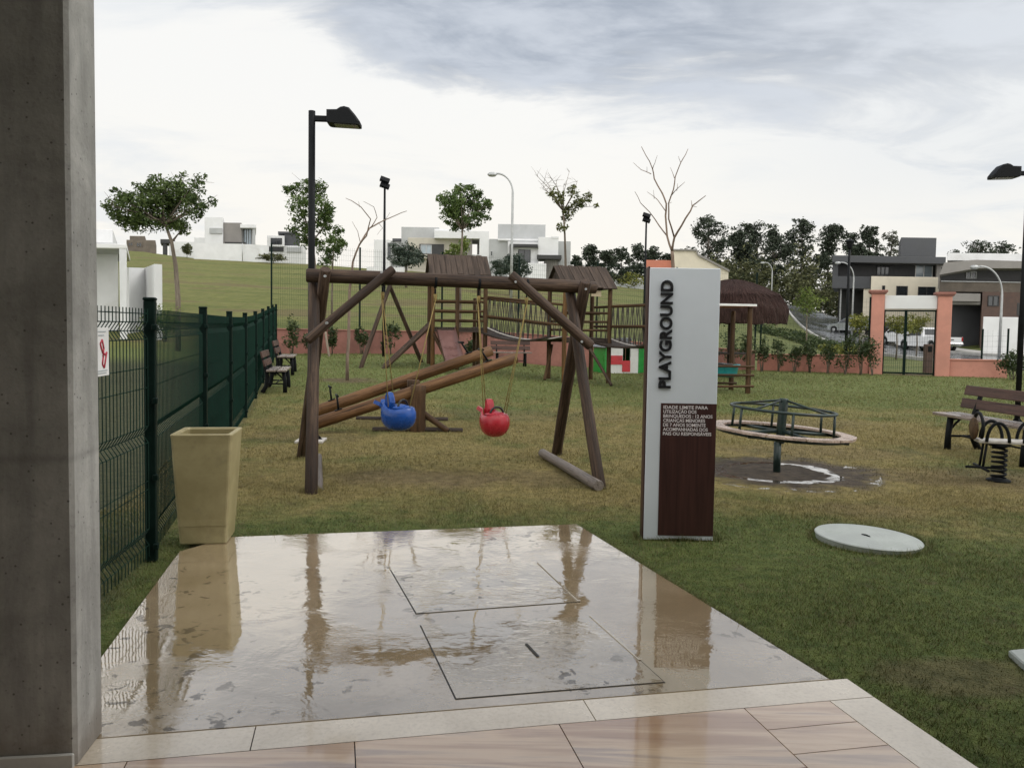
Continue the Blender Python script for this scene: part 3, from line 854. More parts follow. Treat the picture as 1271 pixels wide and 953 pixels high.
def inside(poly, X, Y):
    r = np.zeros(len(X), bool); n = len(poly); j = n - 1
    for i in range(n):
        xi, yi = poly[i][0], poly[i][1]; xj, yj = poly[j][0], poly[j][1]
        c = ((yi > Y) != (yj > Y)) & (X < (xj - xi) * (Y - yi) / (yj - yi + 1e-12) + xi)
        r ^= c; j = i
    return r
SLAB = [flat(1252, 806, .03), flat(1310, 800, .03), flat(1345, 832, .03), flat(1292, 842, .03)]
LID = flat(1077, 671); SQ = flat(1256, 808)
def build_grass():
    rg = np.random.default_rng(5); parts = []
    for (y0, y1, n, h, w) in ((1.6, 5, 270000, .019, .0034), (5, 8, 250000, .021, .0044), (8, 12.5, 190000, .025, .007), (12.5, 19, 125000, .032, .012), (19, 28, 70000, .04, .02)):
        Y = y0 + (y1 - y0) * np.sqrt(rg.random(n) * (1 - (y0 / y1) ** 2) * 1.0 + 0) if False else np.sqrt(rg.random(n) * (y1 ** 2 - y0 ** 2) + y0 ** 2)
        X = (rg.random(n) * 2 - 1) * (Y * .86 + .9)
        parts.append((X, Y, np.full(n, h), np.full(n, w)))
    # longer tufts left by the mower along the paving and round the feet of things
    for a, b, off, n in ((ap[1], ap[2], .02, 5200), (ap[0], ap[1], .02, 3200), (O, O + r_ax * 1.6, .02, 3000)):
        s = rg.random(n); d = Vector((b.x - a.x, b.y - a.y, 0)).normalized(); nx_, ny_ = -d.y, d.x
        k = np.abs(rg.normal(0, .016, n)) + .001
        sg = 1 if b is ap[2] or a is O else 1
        ex = .075 * 0
        parts.append((a.x + (b.x - a.x) * s + nx_ * k * sg, a.y + (b.y - a.y) * s + ny_ * k * sg, np.full(n, .036), np.full(n, .0036)))
    for (cx, cy_, wx, wy, n) in ((1.17, 5.49, .27, .10, 1500), (LID.x, LID.y, .37, .37, 1500), (-1.73, 6.8, .08, .08, 260), (.83, 7.2, .09, .09, 260), (-2.3, 8.5, .1, .1, 200), (.52, 9.1, .1, .1, 200)):
        a = rg.random(n) * 6.283; ca, sa = np.cos(a), np.sin(a)
        if n == 1500 and wx != wy: m_ = np.maximum(np.abs(ca) / wx, np.abs(sa) / wy); rad_x, rad_y = ca / m_, sa / m_
        else: rad_x, rad_y = ca * wx, sa * wy
        k = 1 + np.abs(rg.normal(0, .07, n)); parts.append((cx + rad_x * k, cy_ + rad_y * k, np.full(n, .038), np.full(n, .0045)))
    X = np.concatenate([p[0] for p in parts]); Y = np.concatenate([p[1] for p in parts])
    H = np.concatenate([p[2] for p in parts]); W = np.concatenate([p[3] for p in parts])
    paving = [pv(edge_s(0) - .0, 0), pv(edge_s(5), 5), pv(-7, 5), pv(-7, 0)]
    ok = ~inside([(p.x, p.y) for p in ap], X, Y) & ~inside([(p.x, p.y) for p in paving], X, Y)
    ok &= (X + .25 * Y > -1.55) | (Y < 6)
    ok &= X > -.25 * Y - 2.2
    rm = np.hypot(X - MGR.x, Y - MGR.y); ok &= (rm > 1.35) | ((rm > .72) & (rg.random(len(X)) < (rm - .72) * 1.1))
    ok &= np.hypot(X - LID.x, Y - LID.y) > .37
    ok &= ~((np.abs(X - 1.17) < .245) & (np.abs(Y - 5.49) < .1))
    ok &= ~inside([(p.x, p.y) for p in SLAB], X, Y)
    for (px_, py_, rx, ry, s) in PATCHES:
        r2 = ((X - px_) / rx) ** 2 + ((Y - py_) / ry) ** 2
        ok &= rg.random(len(X)) > np.clip((1.25 - r2) * s * 1.1, 0, .96)
    X = X[ok]; Y = Y[ok]
    H = H[ok] * rg.uniform(.5, 1.35, ok.sum()) * (1 + .35 * np.sin(X * 2.3 + 1.3 * np.sin(Y * 1.7)) * np.sin(Y * 2.9 + 1.1 * np.sin(X * 2.1))) * np.where(rg.random(ok.sum()) < .03, 1.8, 1.0); W = W[ok] * rg.uniform(.7, 1.3, ok.sum())
    n = len(X); Z = zg(X, Y) - .003
    a = rg.random(n) * 6.283; ca, sa = np.cos(a), np.sin(a)
    la = rg.random(n) * 6.283; lean = H * rg.uniform(.2, 1.1, n)
    b0 = np.stack([X - ca * W / 2, Y - sa * W / 2, Z], 1); b1 = np.stack([X + ca * W / 2, Y + sa * W / 2, Z], 1)
    tp = np.stack([X + np.cos(la) * lean, Y + np.sin(la) * lean, Z + H], 1)
    V = np.stack([b0, b1, tp], 1).reshape(-1, 3); Fc = np.arange(3 * n).reshape(n, 3)
    o = np_mesh('grass', V, Fc, 3, M_blade); props(o, 'short patchy lawn grass, green by the paving and straw coloured around the play equipment', 'grass', kind='stuff')
build_grass()
# ================================================================ porch: pillar, unseen roof and wall that shade it
pN = flat(95, 950, APZ + .004); pF = flat(128, 906, APZ + .004); sdv = (pF - pN).normalized(); lf = Vector((-sdv.y, sdv.x, 0))
t = thing('concrete_pillar', 'raw concrete pillar at the edge of the tiled porch', 'pillar', (pN + pF) / 2 + lf * .27, math.atan2(-lf.y, -lf.x))
H_P = 2.95; dpt = (pF - pN).length
mb = MB(); mb.box((0, 0, H_P / 2 - .01), (.54, dpt, H_P), bev=.012); mb.build('shaft', M['pillar'], t)
mb = MB(); mb.box((-.0, -dpt / 2 - .006, .02), (.53, .012, .05), bev=.004); mb.build('skirting', M['plaster_bands'], t)
slabm = MB(); slabm.box((0, -2.0, 3.06), (18, 8.7, .22)); props(slabm.build('porch_shade_roof', M['plaster_bands']), 'unseen flat porch roof, sized to shade the pillar front', 'roof')  # unseen roof; its width and front edge follow the shade wanted below
slabm = MB(); slabm.box((0, -6.1, 1.5), (18, .2, 2.88)); props(slabm.build('porch_shade_wall', M['plaster_bands']), 'unseen porch back wall, added to keep light off the pillar', 'wall')  # unseen wall behind the viewer, added to darken the porch

# ================================================================ green mesh fence on the left
FP = [onground(188, 4.80)]
FP[0] = flat(188.5, 696)
fd = Vector((-.252, .968, 0))
for k in range(1, 9):
    q = FP[0] + fd * 2.5 * k; FP.append(Vector((q.x, q.y, float(zg(q.x, q.y)))))
nd = Vector((.125, -.992, 0)); q = FP[0] + nd * 2.5
FP.insert(0, Vector((q.x, q.y, 0)))
FH = 1.53
def panel(a, b, mb_w, h=FH):
    """V-folded wire panel"""
    d = (b - a); L = d.length - .09; ux = Vector((d.x, d.y, 0)).normalized(); nn = Vector((-ux.y, ux.x, 0))
    zs = []
    folds = (h - .13, h * .51, .16)
    prof = [(.04, 0)]
    for fz in reversed(folds): prof += [(fz - .05, 0), (fz, .032), (fz + .05, 0)]
    prof += [(h, 0)]
    n = int(L / .05)
    for i in range(n + 1):
        s = .045 + L * i / n; p = a + ux * s; zb = a.z + (b.z - a.z) * s / d.length
        mb_w.tube([(p.x + nn.x * o, p.y + nn.y * o, zb + z) for z, o in prof], .0031, 4, False, False)
    for z, o in prof[1:-1] + [(.45, 0), (h * .51 + .28, 0), (h * .51 - .28, 0), (h - .35, 0), (h - .03, 0)]:
        p = a + ux * .03 + nn * (o + .004); e = b - ux * .03 + nn * (o + .004)
        mb_w.tube([(p.x, p.y, a.z + z), (e.x, e.y, b.z + z)], .003, 4, False, False)
t = thing('mesh_fence', 'dark green welded mesh fence with square posts along the left side of the lawn', 'fence', FP[1])
for i, p in enumerate(FP):
    m_ = MB(); rot = align(fd if i else nd)
    m_.box((p.x, p.y, p.z + .79), (.065, .065, 1.58), rot, .006)
    m_.box((p.x, p.y, p.z + 1.588), (.071, .071, .02), rot, .006)
    for zc in (.1, .52, .98, 1.42): m_.box((p.x + .04, p.y - .03, p.z + zc), (.04, .03, .035), rot, .004)
    m_.build('post', M['fence_post'], t, True)
    if i: 
        m_ = MB(); panel(FP[i - 1], p, m_); m_.build('mesh_panel', M['fence_green'], t, True)
# notice wired on the near panel
pa = FP[1] + nd * .85; tn = thing('notice_plate', 'white notice plate with a red looped arrow mark wired to the mesh fence', 'notice', (pa.x + .012, pa.y, 1.30), math.atan2(nd.y, nd.x))
MB().box((0, .022, 0), (.2, .004, .24)).build('plate', M['white_paint'], tn)
M['red_mark'] = plain('red_mark', (.45, .03, .06), .5, .1, 10, 0); M['grey_mark'] = plain('grey_mark', (.35, .4, .42), .5, .1, 10, 0)
mk = MB()
pts = [(-.06, -.03), (-.075, .02), (-.05, .075), (-.02, .05), (-.055, -.005), (-.10, -.02), (-.12, -.005), (-.08, -.1), (-.05, -.075), (-.065, -.03)]
for a, b in zip(pts[:-1], pts[1:]): mk.tube([(a[0] * .8 + .03, .0255, a[1] * .8), (b[0] * .8 + .03, .0255, b[1] * .8)], .0048, 6)
mk.build('arrow_mark', M['red_mark'], tn)
for z, w in ((.10, .12), (.082, .07), (-.094, .15), (-.106, .12)): MB().box((.0, .0255, z), (w, .002, .004)).build('printed_line', M['grey_mark'], tn)

# ================================================================ planter
pc = (flat(218, 676, APZ) + flat(279, 674, APZ)) / 2
t = thing('tall_planter', 'tall tapered yellow-ochre planter standing empty on the corner of the wet concrete', 'planter', (pc.x - .005, pc.y + .14, APZ), R(9))
bw, tw_, hh = .146, .190, .715
mb = MB()
def ring(w, z, r=.02):
    P = []
    for sx, sy, a0 in ((1, 1, 0), (-1, 1, 90), (-1, -1, 180), (1, -1, 270)):
        for k in range(4):
            a = R(a0 + 30 * k); P.append((sx * (w - r) + r * math.cos(a), sy * (w - r) + r * math.sin(a), z))
    return P
rings = [ring(bw - .006, 0), ring(bw, .008), ring(bw + (tw_ - bw) * .5, hh * .5 - .01), ring(tw_ - .006, hh - .06), ring(tw_ - .003, hh - .03), ring(tw_, hh - .006), ring(tw_ - .004, hh), ring(tw_ - .028, hh), ring(tw_ - .034, hh - .01), ring(bw + .01, .12)]
V = [p for r_ in rings for p in r_]; Fc = []
n = 16
for i in range(len(rings) - 1):
    for j in range(n): Fc.append((i * n + j, i * n + (j + 1) % n, (i + 1) * n + (j + 1) % n, (i + 1) * n + j))
Fc.append(tuple(reversed(range(n)))); Fc.append(tuple((len(rings) - 1) * n + j for j in range(n)))
mb.add(V, Fc); mb.build('pot', M['planter'], t)
MB().prism([(p[0], p[1]) for p in ring(tw_ - .062, 0)], .44, .47).build('soil', M['soil'], t)

# ================================================================ swing frame
tl = at(380, 342, 7.58); tr = at(736, 357, 8.16)
LfN = flat(386, 613); LfF = G(374, 566); RtN = flat(746, 606); RtF = G(690, 564)
t = thing('swing_frame', 'heavy dark log swing frame with diagonal braces in front of the seesaws', 'swing frame', ((LfN.x + RtN.x) / 2, 7.9, 0))
def lg(name, a, b, r, m='swing_wood', par=None, **k):
    mb = MB(); mb.log(a, b, r, **k); return mb.build(name, M[m], par or t, True)
bd = (tr - tl).normalized()
lg('beam', tl - bd * .0, tr + bd * .03, .068, taper=.97)
up = Vector((0, 0, .0))
def toe(p): return Vector((p.x, p.y, float(zg(p.x, p.y)) - .05))
topL = at(396, 341, 7.62); topR = at(716, 357, 8.1)
sideN = Vector((bd.y, -bd.x, 0))
lg('leg', toe(LfN), at(390, 343, 7.74), .056, taper=.93)
lg('leg', toe(LfF), at(404, 334, 7.50), .058, taper=.95)
lg('leg', toe(RtN), at(707, 356, 8.24), .056, taper=.93)
lg('leg', toe(RtF), at(727, 349, 7.97), .06, taper=1.0)
lg('brace', at(381, 423, 7.22), at(488, 334, 7.62), .043, taper=1.0)
lg('brace', at(734, 430, 7.72), at(634, 341, 7.76), .052, taper=.95)
lg('ground_log', at(397, 610, 6.86) * 1.0, at(396, 566, 8.2), .034, 'grey_log')
a = flat(743, 603, .05); b = flat(673, 562, .06)
lg('ground_log', a, b, .052, 'grey_log')
for p, d_ in ((at(406, 401, 7.12), (0, -1, 0)), (at(474, 338, 7.5), (0, -1, 0)), (at(722, 424, 7.66), (0, -1, 0)), (at(640, 350, 7.64), (0, -1, 0)), (at(404, 343, 7.46), (0, -1, 0)), (at(727, 359, 7.92), (0, -1, 0))):
    MB().tube([p, p + Vector((0, -.03, 0))], .012, 8).build('bolt', M['galvanised'], t, True)
hooks = {}
for key, px, py in (('bl', 470, 360), ('br', 534, 362), ('rl', 588, 366), ('rr', 649, 368)):
    s = ((px - 380) / (736 - 380)); c = tl.lerp(tr, s); hooks[key] = c
    mb = MB(); mb.lathe([(.072, -.012), (.072, .012)], 20, c, mat=align(bd).to_4x4() @ Matrix.Rotation(R(90), 4, 'Y'), smooth=True)
    mb.box(c + Vector((0, 0, -.11)), (.016, .03, .07), None, .004); mb.build('hanger', M['black_metal'], t, True)

# ---------------------------------------------------------------- swing seats
def swing_seat(name, label, mat, c, yaw, hl, hr, steer_front):
    """whale-shaped bucket seat: bowl, back fin with tail, steering ring, four ropes"""
    t = thing(name, label, 'swing seat', c, yaw, 'bucket swings hanging from the log frame')
    mb = MB(); N = 28; K = 9; rows = []
    # bowl: egg outline, nose at +x, tail at -x
    def outline(a):
        x = math.cos(a); y = math.sin(a)
        return (.225 * x, .165 * y * (1 + .10 * x))
    V = []; Fc = []
    prof = [(.84, .118), (.94, .10), (1.03, .045), (1.04, -.01), (.98, -.065), (.84, -.115), (.62, -.152), (.34, -.172), (.02, -.178)]
    inner = [(.78, .116), (.76, .08), (.74, .0), (.56, -.06), (.02, -.075)]
    allp = list(reversed(inner)) + prof
    for (k, z) in allp:
        for j in range(N):
            a = 2 * math.pi * j / N; o = outline(a)
            lift = .05 * max(0, -math.cos(a)) ** 2 * (1 if z > .05 else .4 if z > -.05 else 0)   # rim rises to the back
            dip = -.028 * (abs(math.sin(a)) ** 4) * (1 if z > .06 else 0)
            V.append((o[0] * k, o[1] * k, z + lift + dip))
    for i in range(len(allp) - 1):
        for j in range(N):
            Fc.append((i * N + j, i * N + (j + 1) % N, (i + 1) * N + (j + 1) % N, (i + 1) * N + j))
    mb.add(V, Fc, None, True)
    # closed, slightly domed nose deck in front of the child
    D = []; nd_ = 13
    for i in range(5):
        row = []
        for j in range(nd_):
            a = -math.pi / 2 * .96 + math.pi * .96 * j / (nd_ - 1); o = outline(a); k = .9 * (1 - i / 4)
            row.append((max(.035, o[0] * k) if i < 4 else .035, o[1] * (k if i < 4 else .0) , .108 + .04 * (1 - (1 - i / 4) ** 2) * (1 - .3 * abs(math.sin(a)))))
        D.append(row)
    mb.grid(D)
    mb.build('bowl', mat, t)
    fin = MB()      # upright backrest fin behind the child
    def blade(poly, y0, y1, M4=None):
        n = len(poly); ins = [(p[0] * .9 + sum(q[0] for q in poly) / n * .1, p[1] * .9 + sum(q[1] for q in poly) / n * .1) for p in poly]
        V = [(p[0], y0, p[1]) for p in ins] + [(p[0], y0 * .5, p[1]) for p in poly] + [(p[0], y1 * .5, p[1]) for p in poly] + [(p[0], y1, p[1]) for p in ins]
        Fc = [tuple(range(n)), tuple(reversed(range(3 * n, 4 * n)))]
        for k in range(3): Fc += [(k * n + (i + 1) % n, k * n + i, (k + 1) * n + i, (k + 1) * n + (i + 1) % n) for i in range(n)]
        if M4 is not None: V = [M4 @ Vector(p) for p in V]
        fin.add(V, Fc, None, False)
    blade([(-.20, .06), (-.09, .06), (-.075, .15), (-.09, .215), (-.115, .27), (-.145, .275), (-.165, .23), (-.17, .16)], -.045, .045)
    fin.build('back_fin', mat, t)
    fin = MB()
    for s in (-1, 1):
        M4 = Matrix.Translation((-.2, 0, .12)) @ Matrix.Rotation(s * R(28), 4, 'X') @ Matrix.Rotation(R(90), 4, 'X')
        # fluke lies almost flat, swept out
        poly = [(.0, -.01), (.0, .05), (-.05, .085), (-.13, .105), (-.155, .085), (-.13, .04), (-.07, -.005)]
        n = len(poly); V = []
        for z in (-.022, .022):
            for p in poly: V.append(Matrix.Translation((-.17, 0, .09)) @ Matrix.Rotation(s * R(20), 4, 'X') @ Matrix.Rotation(R(14), 4, 'Y') @ Vector((p[0], s * (p[1] - .0), z)))
        Fc = [tuple(range(n)), tuple(reversed(range(n, 2 * n)))] + [(i, n + i, n + (i + 1) % n, (i + 1) % n) for i in range(n)]
        fin.add(V, Fc)
    stem = [(-.15, 0, .06), (-.2, 0, .09), (-.25, 0, .105)]; fin.tube(stem, [.07, .05, .04], 10)
    fin.build('tail', mat, t)
    mb = MB(); rr = []
    for i in range(25):
        a = math.pi * i / 24; rr.append((.075, .088 * math.cos(a), .105 + .088 * math.sin(a)))
    mb.tube(rr, .013, 8); mb.build('steering_hoop', M['black_plastic'], t)
    for s in (-1, 1): MB().lathe([(.0, 0), (.012, .001), (.012, .006), (.0, .008)], 10, (.13, s * .122, .0), mat=Matrix.Rotation(R(-90 * s), 4, 'X')).build('eye', M['white_plastic'], t)
    for ch in children(t):
        for v_ in ch.data.vertices: v_.co = v_.co * .83
    inv = root_matrix(t).inverted()
    for hk, s in ((hl, 0), (hr, 1)):
        top = inv @ (hk + Vector((0, 0, -.15))); mb = MB()
        for (ax, ay) in attach[s]:
            o_ = Matrix.Rotation(-yaw, 3, 'Z') @ Vector((ax, ay, 0)); mb.tube([top + Vector((0, 0, .01)) + o_ * .12, Vector((o_.x, o_.y, .10))], .0048, 6)
        mb.tube([top + Vector((0, 0, .02)), top + Vector((0, 0, -.05))], [.02, .014], 8)
        mb.build('rope', M['rope_yellow'], t)
    return t
cB = at(494, 510, 7.72); cB.z = at(494, 521, 7.72).z + .04
attach = [[(-.075, -.13), (-.055, .13)], [(.13, -.12), (.10, .13)]]
swing_seat('bucket_swing', 'blue whale-shaped bucket swing hung on yellow ropes', M['blue_plastic'], cB, R(-32), hooks['bl'], hooks['br'], True)
cR = at(613, 524, 7.95)
attach = [[(-.10, -.13), (-.085, .13)], [(.12, -.13), (.10, .13)]]
swing_seat('bucket_swing', 'red whale-shaped bucket swing hung on yellow ropes', M['red_plastic'], cR, R(-62), hooks['rl'], hooks['rr'], True)

# ================================================================ seesaws
t = thing('seesaw_stand', 'two stout posts with cross pieces carrying the two seesaw logs', 'seesaw stand', flat(515, 533))
p1 = flat(520, 534); z1 = at(520, 477, p1.y).z
p2 = p1 + Vector((-.28, .92, 0)); z2 = .66
for p, zt in ((p1 + Vector((-.0, -.12, 0)), z1), (p2 + Vector((-.05, .12, 0)), z1 + .05), (p1.lerp(p2, .5), z1 + .03)):
    mb = MB(); mb.log((p.x, p.y, -.05), (p.x, p.y, zt), .115 if p.y < p1.y else .1); mb.build('post', M['tower_wood'], t, True)
mb = MB(); mb.log(Vector((p1.x + .06, p1.y - .1, .26)), Vector((p1.x + .42, p1.y - .16, .02)), .042); mb.build('strut', M['tower_wood'], t, True)
mb = MB(); mb.log(Vector((p1.x - .62, p1.y - .17, .02)), Vector((p1.x + .62, p1.y - .12, .02)), .04); mb.build('sleeper', M['dark_wood'], t, True)
mb = MB(); mb.log(Vector((p2.x - .8, p2.y + .1, .03)), Vector((p2.x + .6, p2.y + .16, .03)), .04); mb.build('sleeper', M['dark_wood'], t, True)
mb = MB(); mb.tube([Vector((p1.x, p1.y - .2, z1 - .12)), Vector((p2.x, p2.y + .2, z1 - .08))], .018, 8); mb.build('axle', M['galvanised'], t, True)
def seesaw(label, a, b, handles):
    d = (b - a).normalized(); c = a.lerp(b, .5)
    t = thing('seesaw_log', label, 'seesaw', c, 0, 'log seesaws on one stand')
    mb = MB(); mb.log(a, b, .085, taper=.95, n=16); mb.build('log', M['seesaw_wood'], t, True)
    perp = Vector((-d.z, 0, d.x)) if False else d.cross(Vector((0, 1, 0))) * -1
    side = Vector((-d.y, d.x, 0)).normalized()
    up_ = d.cross(side) * -1
    if up_.z < 0: up_ = -up_
    for k in handles:
        p = a.lerp(b, k) + up_ * .07; q = p + up_ * .20 + d * (.04 if k < .5 else -.06) * 1.0
        mb = MB(); mb.tube([p, q], .014, 8); mb.tube([q - side * .13, q + side * .13], .016, 8)
        mb.box(p + up_ * .012, (.1, .07, .012), align(d, up_), .003); mb.build('handle', M['black_metal'], t, True)
f1 = at(390, 526, 10.5); f1.z = max(f1.z, .09); f2 = at(641, 444, 11.35)
seesaw('front seesaw log, the one nearer the swings, low end to the left', f1, f2, (.12, .86))
r1 = at(390, 511, 11.3); r2 = at(610, 435, 12.2); r1.z = max(r1.z, .1)
seesaw('rear seesaw log, shorter looking, behind the front seesaw', r1, r2, (.1, .87))

# ================================================================ wooden play towers
def rx(rz): return Matrix.Rotation(rz, 4, 'Z')
def tower(label, base, rz, w, dp, zdeck, zeave, zridge, rails, extra=None):
    t = thing('play_tower', label, 'play tower', base, rz, 'roofed wooden play towers')
    W = w / 2; D = dp / 2
    for i, (x, y) in enumerate(((-W, -D), (W, -D), (-W, D), (W, D))):
        mb = MB(); mb.log((x, y, -.08), (x, y, zeave + .06), .06); mb.build('post', M['tower_wood_light'] if i in light_posts else M['tower_wood'], t)
    mb = MB(); n = int(w / .12)
    for i in range(n): mb.box((-W + (i + .5) * w / n, 0, zdeck), (w / n - .012, dp + .06, .04), None, .004)
    for s in (-1, 1): mb.box((0, s * D, zdeck - .065), (w + .12, .07, .09), None, .005)
    mb.build('deck', M['dark_wood'], t)
    for (a, b, zs) in rails:
        for z in zs:
            mb = MB(); mb.log(Vector((a[0] * W, a[1] * D, z)), Vector((b[0] * W, b[1] * D, z)), .033); mb.build('rail', M['tower_wood'], t)
    # gabled plank roof, ridge along local x
    ov = .12; hw = D + .2
    mb = MB(); n = 11; L = w + 2 * ov
    sl = Vector((0, hw, zeave - zridge)); ln = sl.length
    for s in (-1, 1):
        ang = math.atan2(zridge - zeave, hw)
        for i in range(n):
            x = -L / 2 + (i + .5) * L / n
            c = Vector((x, s * hw / 2, (zridge + zeave) / 2 + (.012 if i % 2 else 0)))
            mb.box(c, (L / n - .004, ln + rnd.uniform(-.02, .03), .028), Matrix.Rotation(-s * ang, 3, 'X'), .004)
    mb.build('roof', M['roof_wood'], t)
    mb = MB()
    for s in (-1, 1):
        x = s * (w / 2 + .03)
        V = [(x - .015, -D - .05, zeave + .0), (x - .015, D + .05, zeave + .0), (x - .015, 0, zridge - .06), (x + .015, -D - .05, zeave + .0), (x + .015, D + .05, zeave + .0), (x + .015, 0, zridge - .06)]
        mb.add(V, [(0, 1, 2), (5, 4, 3), (0, 3, 4, 1), (1, 4, 5, 2), (2, 5, 3, 0)])
    mb.build('gable', M['dark_wood'], t)
    return t
SITE = R(14)
# tower 1
c1 = onground(566, 22.0); light_posts = (0,)
R4 = (1.28, 1.52, 1.78, 2.0)
T1 = tower('roofed play tower with a brown slide and a climbing ramp on its left', c1, R(11), 1.42, 1.25, 1.10, 2.52, 3.10,
           [((-1, -1), (1, -1), (1.30, 1.56, 1.82)), ((-1, 1), (1, 1), (1.30, 1.56, 1.82)), ((1, -1), (1, -.2), (1.30, 1.82))])
m1 = root_matrix(T1)
def W1(x, y, z): return m1 @ Vector((x, y, z))
mb = MB(); mb.log((-.05, -.62, -.05), (-.05, -.62, 2.4), .055); mb.build('post', M['tower_wood'], T1)
mb = MB(); mb.log((.55, .3, .0), (.55, .3, 1.95), .05); mb.build('post', M['tower_wood'], T1)
# slide down towards the lawn
mb = MB(); rows = []
for i in range(13):
    s = i / 12; y = -.64 - 1.45 * s; z = 1.06 - .92 * s + .08 * (s ** 4)
    x0 = -.38 + .1 * s
    rows.append([(x0 - .25, y, z + .12), (x0 - .245, y, z + .0), (x0 - .1, y, z - .01), (x0 + .1, y, z - .01), (x0 + .245, y, z), (x0 + .25, y, z + .12)])
und = [[(p[0] * 1.0, p[1], p[2] - .035) for p in row] for row in rows]
mb.grid(rows); mb.grid([list(reversed(r_)) for r_ in und])
mb.build('slide', M['slide_plastic'], T1)
# climbing ramp of two logs with rungs, to the left
for k, yy in enumerate((-.52, .18)):
    mb = MB(); mb.log(Vector((-.72, yy, 1.22)), Vector((-2.05, yy - .5, -.02)), .065); mb.build('ramp_log', M['swing_wood'], T1)
for i in range(6):
    s = (i + .7) / 6.6
    a = Vector((-.72, -.52, 1.24)).lerp(Vector((-2.05, -1.02, 0)), s); b = Vector((-.72, .18, 1.24)).lerp(Vector((-2.05, -.32, 0)), s)
    mb = MB(); mb.log(a, b, .03); mb.build('rung', M['tower_wood'], T1)
mb = MB(); mb.log(Vector((-.70, -.62, .95)), Vector((-.25, -1.05, 0)), .05); mb.build('brace', M['tower_wood'], T1)

# log A-frame joined to tower 1 by a beam
A = thing('climbing_frame', 'dark log trestle with crossed legs to the left of the slide tower', 'climbing frame', onground(480, 21.5))
ap_top = at(482, 350, 21.7)
fe = [onground(447, 20.6), onground(524, 22.9)]
mb = MB(); mb.log(fe[0] - Vector((0, 0, .05)), ap_top + Vector((.12, .05, .14)), .06); mb.build('leg', M['swing_wood'], A, True)
mb = MB(); mb.log(Vector((fe[1].x, fe[1].y, fe[1].z - .05)), ap_top + Vector((-.06, .0, .12)), .06); mb.build('leg', M['swing_wood'], A, True)
mb = MB(); mb.log(ap_top + Vector((-.12, .05, .0)), W1(-.74, .4, 2.42), .065); mb.build('beam', M['swing_wood'], A, True)

# tower 2
c2 = onground(717, 20.9); light_posts = (0,)
T2 = tower('roofed play tower nearer the signboard, between the two rope bridges', c2, R(15), 1.22, 1.30, 1.14, 2.42, 3.02,
           [((-1, -1), (1, -1), (1.36, 1.58, 1.80)), ((-1, 1), (1, 1), (1.36, 1.58, 1.80)), ((-1, .2), (-1, 1), (1.36, 1.8)), ((1, .2), (1, 1), (1.36, 1.8))])
m2 = root_matrix(T2)
def W2(x, y, z): return m2 @ Vector((x, y, z))
mb = MB(); mb.log((.22, .5, -.05), (.22, .5, 2.0), .05); mb.build('post', M['tower_wood'], T2)
mb = MB(); mb.log((-.58, .5, .95), (-.95, -.1, .05), .045); mb.build('brace', M['tower_wood'], T2)
mb = MB(); mb.log(Vector((-.0, -.62, 1.0)), Vector((.35, -1.5, .0)), .04); mb.build('brace', M['swing_wood'], T2)
M['name_plate'] = plain('name_plate', (.55, .45, .3), .6, .2, 30, .1, dirt=(.2, .12, .06))
mb = MB(); mb.box((.22, -.66, 2.30), (.27, .02, .15), None, .004); mb.build('plate', M['name_plate'], T2)

def bridge(label, A0, A1, B0, B1, zA, zB, sag):
    """A0/A1: left end near and far; B0/B1: right end near and far"""
    c = (A0 + A1 + B0 + B1) / 4
    t = thing('rope_bridge', label, 'rope bridge', c, 0, 'sagging plank bridges with netted sides')
    mb = MB(); n = 15
    def along(a, b, s, z0, z1, sg): 
        p = a.lerp(b, s); return Vector((p.x, p.y, z0 + (z1 - z0) * s - sg * 4 * s * (1 - s)))
    for i in range(n):
        s = (i + .5) / n
        p = along(A0, B0, s, zA, zB, sag); q = along(A1, B1, s, zA, zB, sag)
        d = (along(A0, B0, min(1, s + .03), zA, zB, sag) - along(A0, B0, max(0, s - .03), zA, zB, sag)).normalized()
        L = (B0 - A0).length / n
        mb.box((p + q) / 2, (L - .012, (q - p).length + .1, .045), align(d), .005)
    mb.build('deck', [M['dark_wood']], t, True)
    ed = MB(); ed.tube([along(A0, B0, i / 16, zA + .035, zB + .035, sag) + (A0 - A1).normalized() * .03 for i in range(17)], .016, 6); ed.build('deck_rope', M['plank_pale'], t, True)
    for k, (a, b) in enumerate(((A0, B0), (A1, B1))):
        for dz in (.32, .84):
            mb = MB(); mb.log(Vector((a.x, a.y, zA + dz)), Vector((b.x, b.y, zB + dz)), .035); mb.build('handrail', M['tower_wood'], t, True)
        mb = MB(); m_ = 15
        for i in range(m_ * 2):
            s0 = i / (m_ * 2); s1 = (i + 1) / (m_ * 2)
            zt0 = .84 if i % 2 == 0 else None
            pA = along(a, b, s0, zA + .84, zB + .84, 0) if i % 2 == 0 else along(a, b, s0, zA + .03, zB + .03, sag)
            pB = along(a, b, s1, zA + .03, zB + .03, sag) if i % 2 == 0 else along(a, b, s1, zA + .84, zB + .84, 0)
            mb.tube([pA, pB], .010, 5, False)
        mb.build('net', M['rope_dark'], t, True)
    return t
def at0(v): return Vector((v.x, v.y, 0))
bridge('sagging rope bridge between the two roofed towers', at0(W1(.71, -.55, 0)), at0(W1(.71, .4, 0)), at0(W2(-.62, -.5, 0)), at0(W2(-.62, .5, 0)), c1.z + 1.12, c2.z + 1.16, .2)
